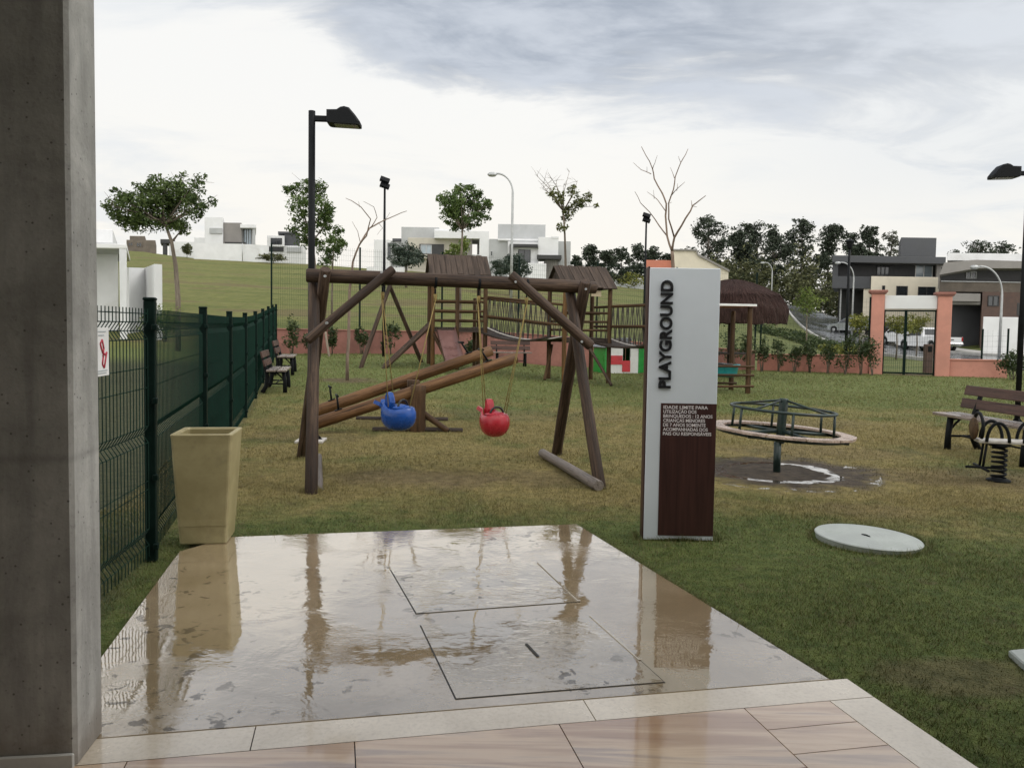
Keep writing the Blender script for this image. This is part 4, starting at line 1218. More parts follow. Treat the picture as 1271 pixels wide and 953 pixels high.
# small tower with a turquoise tub, mostly behind the signboard
b3 = onground(879, 18.4)
T3 = thing('toddler_frame', 'low wooden play frame with a red-edged top right beside the signboard', 'play frame', b3, R(6))
for i, (x, y) in enumerate(((-.75, -.5), (.75, -.5), (-.75, .5), (.75, .5))):
    mb = MB(); mb.log((x, y, -.06), (x, y, 1.98 if y < 0 else 1.9), .06); mb.build('post', M['tower_wood'], T3)
MB().box((0, 0, 1.99), (1.7, 1.25, .035), None, .006).build('top_board', M['red_roof_edge'], T3)
MB().box((0, -.63, 2.005), (1.7, .012, .05), None, .003).build('top_edge', M['white_plastic'], T3)
for y in (-.5, .5):
    for z in (.17, .42, .62):
        mb = MB(); mb.log((-.82, y - .06, z), (.86, y - .06, z), .03); mb.build('rail', M['tower_wood'], T3)
mb = MB(); rows = []
tub = thing('turquoise_tub', 'turquoise plastic tub seat lying in the low wooden frame', 'tub seat', b3 + Vector((.30, -.05, .36)), R(6))
prof = [(.02, .0), (.24, .0), (.3, .05), (.33, .2), (.36, .215), (.36, .23), (.30, .225), (.26, .08), (.02, .05)]
N = 24; V = []
for (r_, z) in prof:
    for j in range(N):
        a = 2 * math.pi * j / N; V.append((r_ * math.cos(a) * 1.15, r_ * math.sin(a) * .9, z + (.06 * math.cos(a) ** 2 if z > .15 else 0)))
mb = MB(); mb.add(V, [(i * N + j, i * N + (j + 1) % N, (i + 1) * N + (j + 1) % N, (i + 1) * N + j) for i in range(len(prof) - 1) for j in range(N)], None, True)
mb.build('tub', M['turquoise'], tub)
mb = MB(); mb.tube([(-.3, -.1, .26), (-.1, -.1, .3), (.2, -.1, .27)], .03, 8); mb.build('grip', M['black_plastic'], tub)
m3 = root_matrix(T3)
def W3(x, y): p = m3 @ Vector((x, y, 0)); return Vector((p.x, p.y, 0))
bridge('rope bridge running from the right tower behind the signboard', at0(W2(.63, -.5, 0)), at0(W2(.63, .5, 0)), W3(-.75, -.5), W3(-.75, .5), c2.z + 1.14, b3.z + 1.18, .2)

# ================================================================ plastic playhouse
ph = onground(764, 25.3); t = thing('playhouse', 'small plastic playhouse in white, red and green under the rope bridge', 'playhouse', ph, R(16))
def wallpoly(poly, x0, th, mat, name, face='y', rot=None):
    """poly in (u, z); slab in the local plane at offset"""
    n = len(poly); V = []
    for k in (0, th):
        for (u, z) in poly: V.append((u, x0 + k, z) if face == 'y' else (x0 + k, u, z))
    Fc = [tuple(range(n)), tuple(reversed(range(n, 2 * n)))] + [(i, n + i, n + (i + 1) % n, (i + 1) % n) for i in range(n)]
    mb = MB(); mb.add(V, Fc); return mb.build(name, M[mat], t)
# front gable with a window opening built from four pieces
wallpoly([(-.52, 0), (.02, 0), (.02, .92), (-.1, .96), (-.52, .80)], -.5, .05, 'white_plastic', 'wall')
wallpoly([(.02, 0), (.55, 0), (.55, .30), (.02, .30)], -.5, .05, 'white_plastic', 'wall')
wallpoly([(.28, .30), (.55, .30), (.55, .78), (.28, .88)], -.5, .05, 'white_plastic', 'wall')
wallpoly([(.02, .80), (.28, .80), (.28, .88), (.02, .92)], -.5, .05, 'white_plastic', 'wall')
wallpoly([(-.44, .28), (.0, .28), (.0, .05), (.27, .05), (.27, .40), (.0, .40), (-.0, .56), (-.44, .56)], -.525, .02, 'red_house_plastic', 'shutter')
wallpoly([(-.5, 0), (.5, 0), (.5, .8), (-.5, .8)], -.57, .05, 'green_plastic', 'side_wall', 'x')
wallpoly([(-.5, 0), (.5, 0), (.5, .8), (-.5, .8)], .56, .05, 'green_plastic', 'side_wall', 'x')
wallpoly([(-.52, 0), (.55, 0), (.55, .8), (.0, .95), (-.52, .8)], .5, .05, 'green_plastic', 'back_wall')
mb = MB()
for s in (-1, 1):
    mb.box((s * .32, 0, .93), (.74, 1.2, .04), Matrix.Rotation(s * R(20), 3, 'Y'), .01)
mb.box((.25, -.2, 1.06), (.3, .3, .1), None, .02)
M['roof_plastic'] = plain('roof_plastic', (.1, .105, .11), .4, .15, 5, .03); mb.build('roof', M['roof_plastic'], t)
g2 = onground(798, 25.0); t = thing('plastic_gate_panel', 'green and white plastic play panel beside the playhouse, left of the signboard', 'play panel', g2, R(-6))
mb = MB(); mb.box((0, 0, .42), (.36, .05, .8), None, .01); mb.build('green_panel', M['green_plastic'], t)
mb = MB(); mb.box((.23, 0, .42), (.09, .08, .84), None, .01); mb.box((-.23, 0, .42), (.09, .08, .84), None, .01); mb.box((0, 0, .86), (.56, .09, .07), None, .01); mb.build('frame', M['white_plastic'], t)

# ================================================================ merry-go-round
t = thing('merry_go_round', 'dark green hand-spun merry-go-round with a ring of peach planks over a puddle', 'merry-go-round', MGR, 0)
mb = MB(); mb.tube([(0, 0, -.05), (0, 0, .31)], .037, 16); mb.build('post', M['green_metal'], t)
tilt = Matrix.Rotation(R(3.4), 4, 'Y')
Rm = Matrix.Translation((.03, 0, .42)) @ tilt
mb = MB(); mb.lathe([(.042, -.12), (.046, -.11), (.046, .335), (.042, .345), (.0, .348)], 18, mat=Rm); mb.build('hub', M['green_metal'], t)
mb = MB()
for i in range(12):     # plank segments of the seat ring
    a0 = 2 * math.pi * i / 12 + .012; a1 = 2 * math.pi * (i + 1) / 12 - .012
    poly = [(.72 * math.cos(a0), .72 * math.sin(a0)), (.72 * math.cos((a0 + a1) / 2) * 1.02, .72 * math.sin((a0 + a1) / 2) * 1.02), (.72 * math.cos(a1), .72 * math.sin(a1)), (.58 * math.cos(a1), .58 * math.sin(a1)), (.58 * math.cos((a0 + a1) / 2) * 1.01, .58 * math.sin((a0 + a1) / 2) * 1.01), (.58 * math.cos(a0), .58 * math.sin(a0))]
    mb.prism(poly, .0, .022, Rm)
mb.build('seat_ring', M['peach_plank'], t)
mb = MB(); mb.tube([Rm @ Vector((.64 * math.cos(2 * math.pi * i / 48), .64 * math.sin(2 * math.pi * i / 48), -.022)) for i in range(49)], .016, 6)
for i in range(4):
    a = R(20 + 90 * i); mb.tube([Rm @ Vector((.06 * math.cos(a), .06 * math.sin(a), .0)), Rm @ Vector((.64 * math.cos(a), .64 * math.sin(a), -.022))], .018, 8)
mb.box(Rm @ Vector((.47, -.42, -.025)), (.12, .04, .03), Rm.to_3x3(), .004); mb.box(Rm @ Vector((-.42, -.45, -.025)), (.12, .04, .03), Rm.to_3x3(), .004)
mb.build('spoke_frame', M['green_metal'], t)
mb = MB(); mb.tube([Rm @ Vector((.52 * math.cos(2 * math.pi * i / 48), .52 * math.sin(2 * math.pi * i / 48), .235)) for i in range(49)], .015, 8); mb.build('handrail', M['green_metal'], t)
for i in range(6):
    a = R(22 + 60 * i); mb = MB(); c_, s_ = math.cos(a), math.sin(a)
    mb.tube([Rm @ Vector((.52 * c_, .52 * s_, .235)), Rm @ Vector((.53 * c_, .53 * s_, -.01))], .014, 8); mb.build('upright', M['green_metal'], t)
for i in range(4):
    a = R(40 + 90 * i); mb = MB(); c_, s_ = math.cos(a), math.sin(a)
    mb.tube([Rm @ Vector((.04 * c_, .04 * s_, .325)), Rm @ Vector((.52 * c_, .52 * s_, .235))], .012, 8); mb.build('top_spoke', M['green_metal'], t)

# ================================================================ round lid on the lawn, slab corner
t = thing('manhole_cover', 'round pale concrete manhole lid standing slightly proud of the lawn', 'manhole cover', (LID.x, LID.y, 0))
Mt = Matrix.Translation((0, 0, .008)) @ Matrix.Rotation(R(2.0), 4, 'Y')
mb = MB(); mb.lathe([(.335, -.05), (.348, .010), (.352, .020), (.346, .026), (.0, .028)], 64, mat=Mt, smooth=False); mb.build('lid', M['concrete_lid'], t)
mb = MB(); mb.tube([Mt @ Vector((-.03, .03, .029)), Mt @ Vector((-.015, .0, .034)), Mt @ Vector((.0, -.03, .029))], .005, 6); mb.build('handle', M['black_metal'], t)
o = slab('inspection_slab', SLAB, -.05, .03, M['concrete_lid'], None, bev=.006)
props(o, 'pale concrete inspection slab set in the grass at the right edge', 'inspection cover')
# ================================================================ signboard
sb = flat(842, 671); SW = .478; SD = .13; SH = 1.87
t = thing('playground_signboard', 'tall white and dark brown totem signboard lettered PLAYGROUND', 'signboard', (sb.x, sb.y + SD / 2, 0), R(-1.0))
mb = MB(); mb.box((0, .0, SH / 2 + .004), (SW, SD, SH), None, .004); mb.build('body', M['sign_white'], t)
zb = .945
MB().box((.047, -SD / 2 - .001, zb / 2 + .022), (SW - .098, .006, zb - .03)).build('lower_panel', M['sign_brown'], t)
MB().box((-SW / 2 - .003, .006, SH / 2 + .01), (.012, SD - .02, SH + .008), None, .003).build('side_panel', M['sign_brown'], t)
def text(body, name, size, mat, par, loc, rot, extr=.004, bold=.0, width=None, align_='LEFT', spacing=1.0):
    cu = bpy.data.curves.new(name, 'FONT'); cu.body = body; cu.size = size; cu.extrude = extr; cu.offset = bold
    cu.align_x = align_; cu.space_character = spacing; cu.resolution_u = 4
    o = bpy.data.objects.new(name + '_tmp', cu); COL.objects.link(o)
    bpy.context.view_layer.update()
    me = bpy.data.meshes.new_from_object(o.evaluated_get(bpy.context.evaluated_depsgraph_get()))
    COL.objects.unlink(o); bpy.data.objects.remove(o)
    if width:
        xs = [v.co.x for v in me.vertices]; k = width / (max(xs) - min(xs)); x0 = min(xs) if align_ == 'LEFT' else 0
        for v in me.vertices: v.co.x = (v.co.x - x0) * k
    me.materials.clear(); me.materials.append(mat)
    ob = bpy.data.objects.new(name, me); COL.objects.link(ob); ob.parent = par
    ob.location = loc; ob.rotation_euler = rot
    return ob
# PLAYGROUND reads upwards: baseline to the right
text('PLAYGROUND', 'lettering', .112, M['letter_black'], t, (-.085, -SD / 2 - .008, 1.055), (R(90), R(-90), 0), .009, .0035, .735)
lines = ['IDADE LIMITE PARA', 'UTILIZAÇÃO DOS', 'BRINQUEDOS : 12 ANOS', 'CRIANÇAS MENORES', 'DE 7 ANOS SOMENTE', 'ACOMPANHADAS DOS', 'PAIS OU RESPONSÁVEIS']
wd = [.302, .225, .335, .285, .29, .305, .33]
for i, (s, w_) in enumerate(zip(lines, wd)):
    text(s, 'notice_line', .031, M['letter_white'], t, (-.125, -SD / 2 - .0055, zb - .030 - i * .0303), (R(90), 0, 0), .0012, .0004, w_)

# ================================================================ benches
def make_bench(label, loc, rz, L=1.5, pale=False):
    """bench facing local -y, long axis local x"""
    t = thing('park_bench', label, 'bench', loc, rz, 'slatted benches with dark legs around the lawn')
    for k, y in enumerate((-.17, .0, .16)[:2] if True else ()):
        mb = MB(); mb.box((0, -.17 + k * .2, .43), (L, .17, .035), None, .005); mb.build('seat_slat', M['bench_seat'], t)
    tiltb = Matrix.Rotation(R(-14), 3, 'X')
    for k in range(2):
        mb = MB(); mb.box((0, .155 + k * .045, .57 + k * .165), (L, .03, .125), tiltb, .005); mb.build('back_slat', M['bench_wood'], t)
    for s in (-1, 1):
        x = s * (L / 2 - .28); mb = MB()
        # side frame: front leg, curved rear leg that runs up as the back support, seat bearer, tie
        mb.tube([(x, -.22, .0), (x, -.215, .2), (x, -.19, .41)], [.042, .036, .04], 8)
        mb.tube([(x, .2, .0), (x, .135, .12), (x, .11, .3), (x, .135, .45), (x, .185, .62), (x, .23, .79)], [.044, .04, .042, .038, .03, .024], 8)
        mb.box((x, -.04, .395), (.04, .36, .035), None, .005)
        mb.tube([(x, -.2, .17), (x, .11, .17)], .014, 8)
        mb.tube([(x, -.2, .24), (x, -.12, .33), (x, -.06, .385)], .014, 8)
        mb.build('leg_frame', M['black_metal'], t)
    mb = MB(); mb.tube([(-(L / 2 - .28), -.04, .17), (L / 2 - .28, -.04, .17)], .012, 8); mb.build('stretcher', M['black_metal'], t)
    return t
bR = Vector((5.83, 9.35, float(zg(5.83, 9.35))))
bench = make_bench('brown slatted bench facing left, right beside the tall lamp post', bR, R(-84), 1.85)
def bcopy(label, px, d, rz, pale=None):
    p = onground(px, d); b = dup(bench, p, rz, label)
    return b
b1 = bcopy('nearer bench of the pair backed against the green mesh fence', 342, 15.7, R(90 + 12))
b2 = bcopy('farther bench of the pair backed against the green mesh fence', 353, 18.9, R(90 + 12))
for b in (b1, b2):
    b.scale = (.78, 1.0, 1.0)
b3_ = bcopy('reddish bench against the pink wall behind the rope bridge', 634, 25.4, R(8))
b3_.scale = (.7, 1, 1)

# ================================================================ spring rocker
sr = flat(1239, 597); t = thing('spring_rocker', 'child spring rocker with black hoops on a coil spring, in front of the bench', 'spring rocker', (sr.x, sr.y, 0), R(-14))
mb = MB(); pts = []; n = 7
for i in range(n * 14 + 1):
    a = 2 * math.pi * i / 14; pts.append((.062 * math.cos(a), .062 * math.sin(a), .03 + .33 * i / (n * 14)))
mb.tube(pts, .012, 6); mb.build('spring', M['black_metal'], t)
mb = MB(); mb.lathe([(.11, .0), (.11, .015), (.08, .03), (.0, .032)], 20); mb.build('base_plate', M['black_metal'], t)
mb = MB(); mb.lathe([(.10, .355), (.10, .375), (.0, .376)], 16); mb.build('top_plate', M['black_metal'], t)
mb = MB(); mb.box((.10, 0, .40), (.62, .2, .035), None, .008); mb.build('seat_plank', M['plank_pale'], t)
M['disc_wood'] = wood('disc_wood', (.05, .03, .016), (.17, .10, .05), .6)
mb = MB(); mb.lathe([(.0, -.02), (.10, -.015), (.115, 0), (.10, .015), (.0, .02)], 24, (-.24, 0, .52), mat=Matrix.Rotation(R(90), 4, 'Y')); mb.build('front_disc', M['disc_wood'], t)
def hoop(c, w, h, tl, par):
    mb = MB(); P = []
    for i in range(21):
        a = math.pi * i / 20; P.append((c[0] + tl * math.sin(a), c[1] + w * math.cos(a), c[2] + h * math.sin(a) ** .8))
    mb.tube(P, .0125, 8); return mb.build('hoop', M['black_metal'], par)
for (cx_, y_, w, h) in ((-.05, -.09, .0, 0), (.28, -.09, 0, 0)):
    for s in (-1, 1):
        mb = MB(); P = []
        for i in range(21):
            a = math.pi * i / 20; P.append((cx_ + .10 * math.cos(a), s * .1, .40 + .19 * math.sin(a)))
        mb.tube(P, .016, 8); mb.build('hoop', M['black_metal'], t)
mb = MB(); P = []
for i in range(21):
    a = R(-40) + R(260) * i / 20; P.append((-.2, .145 * math.cos(a), .53 + .145 * math.sin(a)))
mb.tube(P, .0165, 8); mb.build('hoop', M['black_metal'], t)
mb = MB(); mb.tube([(-.13, -.05, .4), (-.16, -.05, .13)], .012, 8); mb.tube([(-.13, .05, .4), (-.16, .05, .13)], .012, 8); mb.tube([(-.16, -.22, .13), (-.16, .22, .13)], .014, 8); mb.tube([(-.3, 0, .13), (.03, 0, .13)], .012, 8); mb.build('footrest', M['black_metal'], t)
mud = ribbon  # keep helper

# ================================================================ lamps
def shoebox_lamp(label, base, h, yaw, arm=.12):
    t = thing('area_lamp', label, 'lamp post', base, yaw, 'black area lamps on tall posts')
    mb = MB(); mb.tube([(0, 0, .0), (0, 0, h)], .041, 14); mb.build('pole', M['black_metal'], t)
    mb = MB(); mb.box((0, 0, .015), (.34, .34, .03), None, .005)
    mb.build('base_plate', M['plank_pale'], t)
    mb = MB()
    for a in (0, 90, 180, 270):
        m4 = Matrix.Rotation(R(a), 4, 'Z')
        V = [m4 @ Vector(p) for p in ((.03, -.006, .03), (.14, -.006, .03), (.03, -.006, .16), (.03, .006, .03), (.14, .006, .03), (.03, .006, .16))]
        mb.add(V, [(0, 1, 2), (5, 4, 3), (0, 3, 4, 1), (1, 4, 5, 2), (2, 5, 3, 0)])
    mb.build('gusset', M['black_metal'], t)
    mb = MB(); mb.box((arm / 2 + .04, 0, h - .09), (arm + .1, .05, .07), None, .008); mb.build('arm', M['black_metal'], t)
    # head: flat base, box rear, domed and sloping front
    x0 = arm + .07; prof = [(0, .10), (.12, .105), (.165, .135), (.21, .145), (.27, .13), (.345, .045), (.40, -.03), (.40, -.07), (.02, -.06), (0, -.045)]
    V = []; n = len(prof); Wd = .13
    for (k, y) in ((.86, -Wd), (1, -Wd * .8), (1, Wd * .8), (.86, Wd)):
        for (x, z) in prof: V.append((x0 + .2 + (x - .2) * k, y, h - .10 + z * (k if z > 0 else 1)))
    Fc = [tuple(range(n)), tuple(reversed(range(3 * n, 4 * n)))]
    for q in range(3): Fc += [(q * n + (i + 1) % n, q * n + i, (q + 1) * n + i, (q + 1) * n + (i + 1) % n) for i in range(n)]
    mb = MB(); mb.add(V, Fc); hd = mb.build('lamp_head', M['black_metal'], t)
    M.setdefault('lens', plain('lens', (.12, .12, .115), .15, .1, 4, 0))
    mb = MB(); mb.box((x0 + .23, 0, h - .168), (.28, .19, .012), Matrix.Rotation(R(1.5), 3, 'Y'), .003); mb.build('lens', M['lens'], hd)
    return t
lp = G(386, 548); hL = at(390, 138, lp.y).z - lp.z
shoebox_lamp('tall black lamp post behind the left leg of the swing frame', lp, hL, R(4))
lr = onground(1262, 12.4); lr2 = at(1271, 208, 12.4)
shoebox_lamp('tall black lamp post standing behind the brown bench at the right edge', Vector((lr.x, lr.y, lr.z)), lr2.z - lr.z - .0, R(176), .1)

def flood(label, px, top_py, d, yaw, h_=None, dbl=False):
    b = onground(px, d); zt = at(px, top_py, d).z - b.z
    t = thing('floodlight_pole', label, 'floodlight', b, yaw, 'floodlights on slim poles')
    mb = MB(); mb.tube([(0, 0, -.05), (0, 0, zt * .45), (0, 0, zt - .12)], [.05, .045, .034], 10); mb.build('pole', M['black_metal'], t)
    mb = MB()
    rot = Matrix.Rotation(R(18), 3, 'Y') @ Matrix.Rotation(R(-35), 3, 'X')
    for z in (-.02, -.2) if dbl else (-.08,):
        mb.box((0, -.06, zt + z), (.30, .1, .17 if dbl else .26), rot, .012)
        for k in range(5): mb.box(Vector((0, -.06, zt + z)) + rot @ Vector((-.12 + .06 * k, .06, 0)), (.012, .04, .14), rot)
    mb.build('lamp_head', M['black_metal'], t)
    mb = MB(); mb.box((0, 0, zt - .16), (.04, .14, .05), None, .005); mb.build('bracket', M['black_metal'], t)
    return t
flood('slim floodlight pole between the trestle and the left lamp post', 476, 223, 25.0, R(10), dbl=True)
flood('slim floodlight pole just left of the signboard', 798, 267, 30.5, R(-5), dbl=True)

def street_light(label, px, head_px, top_py, d, side, arm):
    b = onground(px, d); zt = at(px, top_py, d).z - b.z
    t = thing('street_light', label, 'street light', b, 0, 'pale street lights with curved arms')
    mb = MB(); P = [(0, 0, -.1), (0, 0, zt * .5), (0, 0, zt - arm * 1.25)]
    for i in range(1, 11):
        a = R(90) * i / 10 * 1.08
        P.append((side * arm * (1 - math.cos(a)) * 1.0, 0, zt - arm * 1.25 + arm * 1.25 * math.sin(a)))
    mb.tube(P, [.09, .075, .065] + [.05] * 10, 10); mb.build('pole', M['galvanised'], t)
    x, _, z = P[-1]; mb = MB()
    mb.lathe([(.0, .10), (.1, .09), (.17, .02), (.18, -.05), (.12, -.13), (.0, -.16)], 14, (x + side * .22, 0, z - .02), mat=Matrix.Scale(1.5, 4, (1, 0, 0))); mb.build('lamp_head', M['galvanised'], t)
    return t
street_light('pale curved street light in front of the pale grey house', 634, 617, 216, 45, -1, .85)
street_light('pale curved street light in front of the charcoal flat-roofed house', 1057, 1042, 326, 70, -1, 1.1)
street_light('pale curved street light in front of the low white wall and brown house', 1240, 1222, 331, 46.5, -1, 1.3)
street_light('thin distant street light against the dark eucalyptus trees', 957, 948, 326, 98, -1, .9)
# lantern post behind the right wall
b = onground(1049, 30); zt = at(1053, 297, 30).z - b.z
t = thing('lantern_post', 'dark lantern post left of the gate beyond the pink wall', 'lantern post', b)
mb = MB(); mb.tube([(0, 0, -.05), (0, 0, zt - .4)], [.06, .045], 10); mb.build('pole', M['black_metal'], t)
mb = MB(); mb.lathe([(.03, -.38), (.05, -.35), (.09, -.33), (.15, -.10), (.19, -.08), (.09, -.02), (.0, 0)], 8, (0, 0, zt), smooth=False); mb.build('lantern', M['black_metal'], t)
# ================================================================ pink boundary wall, gate, wire fence on it
def zxy(x, y): return Vector((x, y, float(zg(x, y))))
WA = onground(337, 25.7); WB = zxy(0.2, 28.6); WC = onground(936, 28.2); WD = onground(1086, 26.9); WE = onground(1168, 26.2); WF = onground(1249, 25.6)
def wall_run(name, label, pts, tops, th=.17, mat='pink_wall', cap=True):
    t = thing(name, label, 'boundary wall', pts[0])
    for i in range(len(pts) - 1):
        a, b = pts[i], pts[i + 1]; d = Vector((b.x - a.x, b.y - a.y, 0)); nn = Vector((-d.y, d.x, 0)).normalized() * th / 2
        mb = MB(); V = []
        for p, z in ((a, tops[i][0]), (b, tops[i][1])):
            for s in (-1, 1):
                V += [p + nn * s + Vector((0, 0, -.3)), Vector((p.x + nn.x * s, p.y + nn.y * s, z))]
        mb.add(V, [(0, 1, 5, 4), (2, 6, 7, 3), (1, 3, 7, 5), (0, 4, 6, 2), (0, 2, 3, 1), (4, 5, 7, 6)])
        mb.build('wall_face', M[mat], t, True)
        if cap:
            mb = MB(); c = Vector(((a.x + b.x) / 2, (a.y + b.y) / 2, (tops[i][0] + tops[i][1]) / 2 + .022))
            dd = Vector((d.x, d.y, tops[i][1] - tops[i][0])); mb.box(c, (dd.length + .02, th + .08, .04), align(dd), .006); mb.build('coping', M[mat], t, True)
    return t
zA = at(343, 409, WA.y).z; zB = at(620, 414, WB.y).z; zC = at(930, 434, WC.y).z
wall_run('boundary_wall', 'weathered pink boundary wall behind the play towers, higher part on the left', [WA, WB, WC], [(zA, zB), (zB, WC.z + .66)])
zD = at(1083, 442, WD.y).z
wall_run('boundary_wall', 'low pink boundary wall with shrubs between the thatched shelter and the gate', [WC + Vector((.1, -.02, 0)), WD + Vector((-.22, .02, 0))], [(at(940, 440.5, WC.y).z, zD)], mat='pink_mid')
zE = at(1178, 447, WE.y).z; zF = at(1245, 448, WF.y).z
wall_run('boundary_wall', 'low bright pink boundary wall right of the gate', [WE + Vector((.22, -.0, 0)), WF], [(zE, zF)], mat='pink_bright', th=.22)
def pillar(label, base, top, w, rz):
    t = thing('gate_pillar', label, 'gate pillar', base, rz, 'pink pillars of the garden gate')
    h = top - base.z; mb = MB(); mb.box((0, 0, (h - .14) / 2 - .05), (w, w, h - .14 + .1), None, .012); mb.build('shaft', M['pink_bright'], t)
    mb = MB(); mb.box((0, 0, h - .115), (w + .10, w + .10, .05), None, .008); mb.box((0, 0, h - .05), (w + .17, w + .17, .08), None, .012); mb.build('cap', M['pink_wall'], t)
    return t
gr = math.atan2(WE.y - WD.y, WE.x - WD.x)
p1_ = pillar('pink gate pillar on the left of the gate, shrub at its foot', WD, at(1092, 360, WD.y).z, .40, gr)
p2_ = pillar('pink gate pillar on the right of the gate, beside the bright pink wall', WE, at(1168, 362.5, WE.y).z, .42, gr)
gd = (WE - WD); gd.z = 0; gl = gd.length - .42; gu = gd.normalized(); gc = WD + gd * .5
zl1 = at(1130, 367, gc.y).z; zl0 = at(1130, 383.5, gc.y).z
gcz = Vector((gc.x, gc.y, min(WD.z, WE.z)))
t = thing('gate_lintel', 'weathered white beam spanning the two pink gate pillars', 'gate beam', gcz, gr)
mb = MB(); mb.box((0, 0, (zl1 + zl0) / 2 - gcz.z), (gl - .004, .2, zl1 - zl0), None, .006); mb.build('beam', M['white_wall'], t)
t = thing('garden_gate', 'dark green mesh gate between the two pink pillars', 'gate', gcz, gr)
zt = zl0 - gcz.z - .03; mb = MB(); hw = gl / 2 - .02
for x in (-hw, -.12, hw): mb.box((x, 0, zt / 2), (.05 if x != -.12 else .09, .05, zt), None, .004)
for z in (.06, zt - .03): mb.box((0, .001, z), (2 * hw, .046, .05), None, .004)
mb.build('gate_frame', M['fence_post'], t)
def wires(mb, x0, x1, z0, z1, sx=.06, sz=.2, r=.0026, y=0):
    n = int((x1 - x0) / sx)
    for i in range(1, n): x = x0 + (x1 - x0) * i / n; mb.tube([(x, y, z0), (x, y, z1)], r, 4, False, False)
    n = int((z1 - z0) / sz)
    for i in range(1, n): z = z0 + (z1 - z0) * i / n; mb.tube([(x0, y + .004, z), (x1, y + .004, z)], r, 4, False, False)
mb = MB(); wires(mb, -hw, -.12, .08, zt - .05); mb.build('mesh_infill', M['fence_green'], t)
mb = MB(); wires(mb, -.12, hw, .08, zt - .05, .07); mb.build('mesh_infill', M['fence_green'], t)
ip = onground(1151, 28.2); t = thing('intercom_post', 'short brownish intercom post behind the right half of the gate', 'intercom post', ip, 0)
mb = MB(); mb.box((0, 0, .5), (.26, .22, 1.05), None, .02); mb.build('post', M['brownclad'], t); mb = MB(); mb.box((0, -.115, .85), (.14, .02, .2), None, .004); mb.build('panel', M['black_metal'], t)

# tall wire fence standing on the wall
def top_fence(label, pts, zbase, h, spacing, sx, wire=True):
    t = thing('wire_fence', label, 'fence', pts[0])
    for i in range(len(pts) - 1):
        a, b = pts[i], pts[i + 1]; za, zb_ = zbase[i], zbase[i + 1]; d = Vector((b.x - a.x, b.y - a.y, 0)); n = max(1, round(d.length / spacing)); rot = align(d)
        for k in range(n + 1):
            if i and k == 0: continue
            p = a.lerp(b, k / n); z = za + (zb_ - za) * k / n
            mb = MB(); mb.box((p.x, p.y + .0, z + h / 2), (.055, .055, h), rot, .004); mb.build('post', M['fence_post'], t, True)
        if wire:
            nn = int(d.length / sx); mb = MB()
            for k in range(nn):
                p = a.lerp(b, k / nn); z = za + (zb_ - za) * k / nn
                mb.tube([(p.x, p.y, z), (p.x, p.y, z + h - .04)], .0019, 4, False, False)
            for k in range(int(h / .17)):
                z = .08 + k * .17; mb.tube([(a.x, a.y, za + z), (b.x, b.y, zb_ + z)], .0019, 4, False, False)
            mb.build('mesh_panel', M['fence_green'], t, True)
    return t
top_fence('tall dark green wire fence standing on the pink wall behind the towers', [WA, WB, WC], [zA + .05, zB + .05, WC.z + .71], 2.75, 2.5, .07)
top_fence('tall thin wire fence on the low wall left of the gate', [WC + Vector((.2, 0, 0)), WD + Vector((-.25, 0, 0))], [WC.z + .55, zD + .05], 1.95, 2.4, .12)
top_fence('tall thin wire fence on the bright pink wall right of the gate', [WE + Vector((1.25, -.12, 0)), WF], [zE + .05, zF + .05], 1.0, 2.4, .14)
b = onground(1262, 27.5); zt = at(1262, 376, 27.5).z - b.z
t = thing('sign_post', 'small dark sign panel on a thin post near the right edge, beyond the wall', 'sign post', b)
mb = MB(); mb.tube([(0, 0, -.05), (0, 0, zt - .1)], .035, 8); mb.build('post', M['black_metal'], t)
mb = MB(); mb.box((.02, -.045, zt - .22), (.30, .03, .44), None, .006); mb.build('panel', M['dark_clad'], t)

# ================================================================ thatched shelter
kb = onground(906, 23.6); t = thing('thatched_shelter', 'round thatched shelter on a dark post, its shaggy dark roof beside the signboard', 'shelter', kb)
za = at(908, 347, kb.y).z - kb.z; ze = at(978, 381, kb.y).z - kb.z; zl = at(978, 402, kb.y).z - kb.z
rr_ = (971 - 906) / F * kb.y
mb = MB(); mb.log((0, 0, -.1), (0, 0, za - .3), .10); mb.build('post', M['dark_wood'], t)
mb = MB(); N = 72; rg_ = random.Random(4)
prof = [(.02, za), (.16, za - .02), (.35, za - .10), (.6, za - .26), (.85, za - .45), (.97, ze + .02), (1.0, ze - .08), (1.0, (ze + zl) / 2), (.985, zl), (.93, zl + .05), (.5, zl + .28), (.05, zl + .5)]
V = []; T = []
for i, (k, z) in enumerate(prof):
    for j in range(N):
        a = 2 * math.pi * j / N; sq = 1 + .05 * math.cos(4 * a)
        w = 1 + rg_.uniform(-.018, .018) * (1 if i > 1 else 0); dz = rg_.uniform(-.05, .02) if i in (8, 9) else rg_.uniform(-.015, .015)
        r_ = rr_ * k * w * sq; V.append((r_ * math.cos(a), r_ * math.sin(a), z + dz)); T.append((a * 1.5, a * 1.5, (i * .25)))
Fc = [(i * N + j, i * N + (j + 1) % N, (i + 1) * N + (j + 1) % N, (i + 1) * N + j) for i in range(len(prof) - 1) for j in range(N)]
mb.add(V, Fc, T, False); mb.tc = [tuple(x) for x in T]
